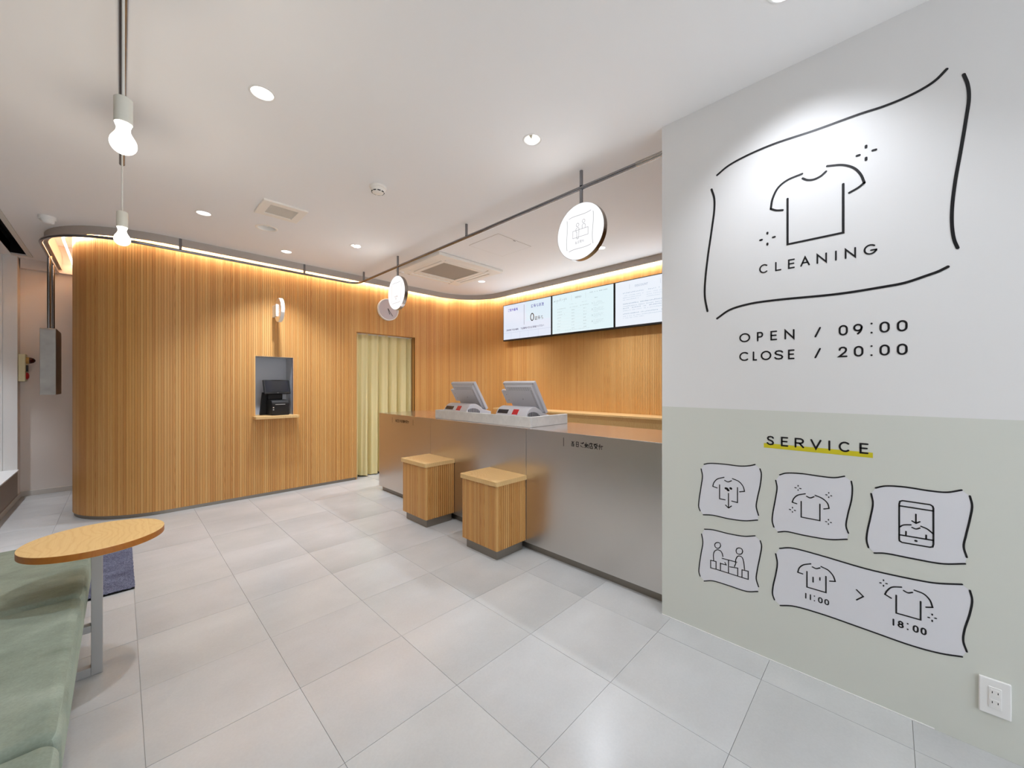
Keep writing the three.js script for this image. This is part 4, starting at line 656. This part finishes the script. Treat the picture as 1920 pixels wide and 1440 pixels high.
// ---------------------------------------------------------------- writing on the right wall
const ART = {
  cleaning: [['frame_stroke',0.0095,[[-0.609,2.271,-0.564,2.295,-0.497,2.311,-0.381,2.321,-0.221,2.315,-0.08,2.314,-0.016,2.31,0.044,2.313,0.09,2.322,0.123,2.336,0.149,2.36],[-0.635,2.21,-0.623,2.164,-0.622,2.109,-0.635,2.003,-0.653,1.875,-0.666,1.745,-0.666,1.678,-0.654,1.609],[-0.609,1.567,-0.554,1.601,-0.469,1.618,-0.364,1.62,-0.149,1.612,-0.016,1.617,0.044,1.622,0.101,1.638,0.129,1.647,0.152,1.659],[0.189,2.319,0.198,2.28,0.201,2.232,0.194,2.159,0.182,2.056,0.169,1.952,0.162,1.861,0.162,1.798,0.167,1.75,0.175,1.72]]],
    ['shirt_curve',0.0085,[[-0.269,2.148,-0.323,2.14,-0.356,2.119,-0.377,2.077,-0.384,2.034],[-0.384,2.034,-0.364,2.021,-0.339,2.014],[-0.267,2.128,-0.251,2.115,-0.229,2.109,-0.206,2.114,-0.188,2.127],[-0.184,2.148,-0.135,2.133,-0.101,2.108,-0.08,2.074,-0.069,2.037],[-0.069,2.037,-0.087,2.024,-0.114,2.013]]],
    ['shirt_body',0.0085,[[-0.321,2.058,-0.321,1.858,-0.133,1.858,-0.133,2.055]]],
    ['sparkle',0.0085,[[-0.064,2.184,-0.064,2.17],[-0.064,2.137,-0.064,2.121],[-0.095,2.152,-0.08,2.152],[-0.048,2.154,-0.032,2.153],[-0.397,1.934,-0.397,1.922],[-0.397,1.885,-0.397,1.872],[-0.429,1.903,-0.415,1.904],[-0.379,1.903,-0.365,1.904]]]],
  card_stain: [['frame_stroke',0.0052,[[-0.67,0.842,-0.647,0.85,-0.578,0.856,-0.508,0.857,-0.47,0.864,-0.446,0.873],[-0.426,0.856,-0.421,0.836,-0.425,0.783,-0.437,0.717,-0.441,0.679,-0.432,0.642],[-0.674,0.588,-0.63,0.596,-0.558,0.596,-0.489,0.603,-0.436,0.619],[-0.684,0.817,-0.678,0.783,-0.685,0.724,-0.695,0.653,-0.696,0.623,-0.689,0.604]]],
    ['shirt_curve',0.0045,[[-0.578,0.792,-0.609,0.778,-0.624,0.758,-0.629,0.739],[-0.629,0.739,-0.609,0.735],[-0.575,0.778,-0.561,0.773,-0.545,0.781],[-0.541,0.792,-0.513,0.783,-0.496,0.764,-0.489,0.741],[-0.489,0.741,-0.51,0.735]]],
    ['shirt_body',0.0045,[[-0.598,0.752,-0.598,0.684,-0.573,0.684],[-0.544,0.684,-0.519,0.682,-0.519,0.753],[-0.558,0.718,-0.558,0.648],[-0.571,0.659,-0.558,0.648,-0.545,0.66]]],
    ['stain',0.011,[[-0.57,0.74,-0.564,0.739],[-0.561,0.734,-0.559,0.733],[-0.549,0.744,-0.547,0.743]]]],
  card_clean: [['frame_stroke',0.0052,[[-0.35,0.841,-0.327,0.852,-0.269,0.859,-0.206,0.858,-0.161,0.86,-0.129,0.871],[-0.108,0.854,-0.105,0.831,-0.107,0.784,-0.119,0.717,-0.124,0.67,-0.117,0.644],[-0.356,0.585,-0.327,0.595,-0.261,0.596,-0.176,0.602,-0.121,0.618],[-0.365,0.814,-0.36,0.784,-0.366,0.732,-0.377,0.657,-0.378,0.626,-0.372,0.603]]],
    ['shirt_curve',0.0045,[[-0.258,0.775,-0.285,0.763,-0.299,0.745,-0.304,0.729],[-0.304,0.729,-0.288,0.726],[-0.253,0.765,-0.241,0.761,-0.228,0.768],[-0.224,0.775,-0.199,0.766,-0.183,0.75,-0.178,0.73],[-0.178,0.73,-0.195,0.724]]],
    ['shirt_body',0.0045,[[-0.272,0.739,-0.272,0.672,-0.208,0.672,-0.208,0.741]]],
    ['sparkle',0.004,[[-0.283,0.808,-0.283,0.801],[-0.283,0.789,-0.283,0.783],[-0.296,0.795,-0.288,0.794],[-0.279,0.794,-0.271,0.794],[-0.179,0.797,-0.179,0.791],[-0.179,0.779,-0.179,0.773],[-0.19,0.785,-0.183,0.784],[-0.174,0.784,-0.168,0.783],[-0.303,0.709,-0.303,0.702],[-0.303,0.69,-0.303,0.684],[-0.316,0.696,-0.308,0.695],[-0.298,0.696,-0.291,0.695],[-0.18,0.686,-0.18,0.679],[-0.18,0.668,-0.18,0.662],[-0.191,0.673,-0.184,0.673],[-0.175,0.673,-0.169,0.673]]]],
  card_phone: [['frame_stroke',0.0058,[[-0.036,0.841,-0.01,0.853,0.04,0.859,0.11,0.857,0.15,0.86,0.184,0.874],[0.203,0.857,0.208,0.825,0.203,0.777,0.194,0.719,0.189,0.678,0.196,0.644],[-0.04,0.587,-0.01,0.595,0.064,0.598,0.139,0.603,0.192,0.62],[-0.049,0.816,-0.044,0.78,-0.051,0.724,-0.061,0.659,-0.062,0.627,-0.057,0.604]]],
    ['phone_outline',0.005,[[0.029,0.792,0.029,0.662,0.03,0.654,0.037,0.65,0.108,0.653,0.115,0.656,0.117,0.666,0.117,0.796,0.115,0.803,0.109,0.807,0.038,0.807,0.031,0.803,0.029,0.792],[0.029,0.786,0.117,0.786],[0.029,0.677,0.117,0.68]]],
    ['shirt_curve',0.0045,[[0.06,0.722,0.04,0.716,0.03,0.706],[0.063,0.713,0.073,0.71,0.083,0.716],[0.086,0.723,0.102,0.717,0.116,0.704]]],
    ['shirt_body',0.0045,[[0.047,0.694,0.047,0.68],[0.099,0.694,0.099,0.681],[0.073,0.764,0.073,0.731],[0.063,0.737,0.073,0.731,0.083,0.739]]],
    ['button',0.007,[[0.072,0.666,0.074,0.666]]]],
  card_counter: [['frame_stroke',0.0052,[[-0.668,0.517,-0.63,0.524,-0.558,0.524,-0.489,0.53,-0.446,0.544],[-0.425,0.527,-0.42,0.505,-0.426,0.456,-0.437,0.389,-0.441,0.346,-0.432,0.314],[-0.67,0.256,-0.63,0.271,-0.558,0.274,-0.479,0.275,-0.435,0.291],[-0.682,0.489,-0.676,0.449,-0.685,0.388,-0.693,0.328,-0.695,0.292,-0.689,0.274]]],
    ['head',0.0042,[[-0.593,0.457,-0.597,0.446,-0.606,0.439,-0.616,0.441,-0.62,0.451,-0.616,0.462,-0.606,0.468,-0.597,0.467,-0.593,0.457],[-0.497,0.457,-0.501,0.445,-0.511,0.439,-0.521,0.44,-0.525,0.451,-0.521,0.463,-0.511,0.469,-0.501,0.467,-0.497,0.457]]],
    ['body_curve',0.0042,[[-0.625,0.372,-0.625,0.409,-0.618,0.424,-0.606,0.432,-0.593,0.43,-0.586,0.42,-0.583,0.406],[-0.528,0.394,-0.525,0.413,-0.518,0.427,-0.51,0.431,-0.5,0.428,-0.494,0.414,-0.489,0.374]]],
    ['counter_line',0.0042,[[-0.639,0.37,-0.614,0.372,-0.614,0.334,-0.639,0.333,-0.639,0.37],[-0.586,0.396,-0.522,0.398],[-0.594,0.371,-0.594,0.335],[-0.558,0.395,-0.558,0.335],[-0.594,0.369,-0.568,0.37,-0.574,0.38],[-0.553,0.366,-0.518,0.371,-0.518,0.336],[-0.532,0.374,-0.526,0.392],[-0.5,0.369,-0.474,0.371,-0.474,0.333,-0.5,0.333,-0.5,0.369],[-0.614,0.334,-0.5,0.333]]]],
  card_sameday: [['frame_stroke',0.0058,[[-0.35,0.514,-0.31,0.528,-0.206,0.527,-0.063,0.518,0.064,0.522,0.122,0.528,0.185,0.546],[0.203,0.531,0.208,0.501,0.203,0.452,0.191,0.391,0.188,0.35,0.196,0.317],[-0.348,0.261,-0.301,0.277,-0.206,0.283,-0.063,0.279,0.064,0.275,0.133,0.281,0.185,0.294],[-0.365,0.485,-0.359,0.446,-0.365,0.393,-0.375,0.338,-0.377,0.301,-0.37,0.278]]],
    ['shirt_curve',0.0048,[[-0.239,0.481,-0.265,0.468,-0.279,0.45,-0.284,0.43],[-0.284,0.43,-0.267,0.429],[-0.233,0.47,-0.221,0.467,-0.208,0.474],[-0.204,0.481,-0.18,0.473,-0.165,0.456,-0.158,0.435],[-0.158,0.435,-0.176,0.43],[0.035,0.482,0.009,0.472,-0.004,0.454,-0.01,0.438],[-0.01,0.438,0.007,0.43],[0.041,0.471,0.052,0.467,0.064,0.473],[0.069,0.483,0.093,0.478,0.108,0.462,0.115,0.438],[0.115,0.438,0.099,0.432]]],
    ['shirt_body',0.0048,[[-0.252,0.444,-0.252,0.378,-0.188,0.378,-0.188,0.445],[-0.231,0.427,-0.231,0.407],[-0.208,0.433,-0.208,0.423],[-0.092,0.425,-0.072,0.406,-0.092,0.385],[0.021,0.446,0.021,0.379,0.085,0.38,0.085,0.447]]],
    ['sparkle',0.0044,[[-0.014,0.494,-0.014,0.487],[-0.014,0.473,-0.014,0.466],[-0.026,0.477,-0.019,0.478],[-0.009,0.48,-0.002,0.481],[0.114,0.415,0.114,0.408],[0.114,0.393,0.114,0.385],[0.102,0.397,0.109,0.398],[0.119,0.401,0.126,0.402]]]],
};
function art(name, label, category, key, fill, extra = [], group) {
  const t = thing(name, label, category, [WX, 0, 0], FACE_X, group), smooth = { frame_stroke: 1, shirt_curve: 1, head: 1, body_curve: 1 };
  for (const [part, w, lines] of key ? ART[key] : []) {
    if (part === 'frame_stroke' && fill) {
      const s = new THREE.Shape(), pts = lines.map((l) => { const p = []; for (let i = 0; i < l.length; i += 2) p.push(new THREE.Vector3(l[i], l[i + 1], 0)); return new THREE.CatmullRomCurve3(p, false, 'centripetal').getPoints(40); });
      [...pts[0], ...pts[1], ...pts[2].reverse(), ...pts[3].reverse()].forEach((p, i) => (i ? s.lineTo(p.x, p.y) : s.moveTo(p.x, p.y)));
      put('white_card', new THREE.ShapeGeometry(s), M.bright, t).position.z = 0.0005;
    }
    if (part === 'sparkle') for (let i = 0; i < lines.length; i += 4) put(part, ribbon(lines.slice(i, i + 4).map((l) => { const k = Math.min(0.42, 0.45 * w / Math.hypot(l[2] - l[0], l[3] - l[1])); return [l[0] + k * (l[2] - l[0]), l[1] + k * (l[3] - l[1]), l[2] - k * (l[2] - l[0]), l[3] - k * (l[3] - l[1])]; }), w, false), M.ink, t).position.z = 0.0010;
    else if (part === 'frame_stroke' || part === 'shirt_body' || part === 'shirt_curve' || part === 'head' || part === 'body_curve') for (const l of lines) put(part, ribbon([l], w, !!smooth[part]), M.ink, t).position.z = 0.0010;
    else put(part, ribbon(lines, w, !!smooth[part]), M.ink, t).position.z = 0.0010;
  }
  for (const [part, g, m, z] of extra.flat()) put(part, g, m, t).position.z = z ?? 0.0010;
  return t;
}
const word = (s, list, v, h, w) => list.map(([a, b], i) => ['letter', lettering([[s[i], a, b]], v, h, w), M.ink]);
art('wall_graphic', 'large black line drawing of a shining T-shirt over the word CLEANING in a wavy frame', 'wall graphic', 'cleaning', false,
  [word('CLEANING', [[-.429, -.392], [-.367, -.344], [-.319, -.295], [-.275, -.242], [-.219, -.185], [-.16, -.152], [-.128, -.094], [-.071, -.032]], 1.750, 0.040, 0.0058)]);
art('hours_lettering', 'black opening and closing times painted below the large T-shirt drawing', 'lettering', null, false, [
  word('OPEN/09:00', [[-.511, -.466], [-.438, -.414], [-.385, -.36], [-.332, -.296], [-.226, -.205], [-.147, -.119], [-.102, -.074], [-.05, -.046], [-.025, .003], [.023, .051]], 1.4415, 0.0415, 0.0064),
  word('CLOSE/20:00', [[-.511, -.468], [-.455, -.438], [-.423, -.382], [-.371, -.336], [-.319, -.296], [-.226, -.205], [-.148, -.12], [-.1, -.072], [-.05, -.046], [-.025, .003], [.023, .051]], 1.3535, 0.0415, 0.0064)]);
art('heading_lettering', 'black word SERVICE on a yellow stripe above the white picture cards', 'lettering', null, false, [
  [['yellow_stripe', new THREE.PlaneGeometry(0.367, 0.0205).translate(-0.2275, 0.966, 0), M.yellow, 0.0005]],
  word('SERVICE', [[-.4, -.371], [-.345, -.319], [-.295, -.262], [-.24, -.203], [-.182, -.172], [-.147, -.109], [-.083, -.057]], 0.9695, 0.041, 0.0066)]);
const G = 'white service picture cards on the wall';
art('picture_card', 'white picture card with a stained T-shirt and a downward arrow', 'picture card', 'card_stain', true, [], G);
art('picture_card', 'white picture card with one clean T-shirt among four sparkles', 'picture card', 'card_clean', true, [], G);
art('picture_card', 'white picture card with a mobile phone', 'picture card', 'card_phone', true, [], G);
art('picture_card', 'white picture card with two people at a counter', 'picture card', 'card_counter', true, [], G);
art('picture_card', 'wide white picture card with two T-shirts and the times 11:00 and 18:00', 'picture card', 'card_sameday', true, [
  word('11:00', [[-.258, -.254], [-.242, -.238], [-.228, -.225], [-.214, -.199], [-.193, -.178]], 0.3275, 0.0235, 0.0045),
  word('18:00', [[.011, .016], [.025, .041], [.05, .053], [.065, .08], [.085, .1]], 0.3285, 0.0255, 0.005)], G);

renderer.render(scene, camera);
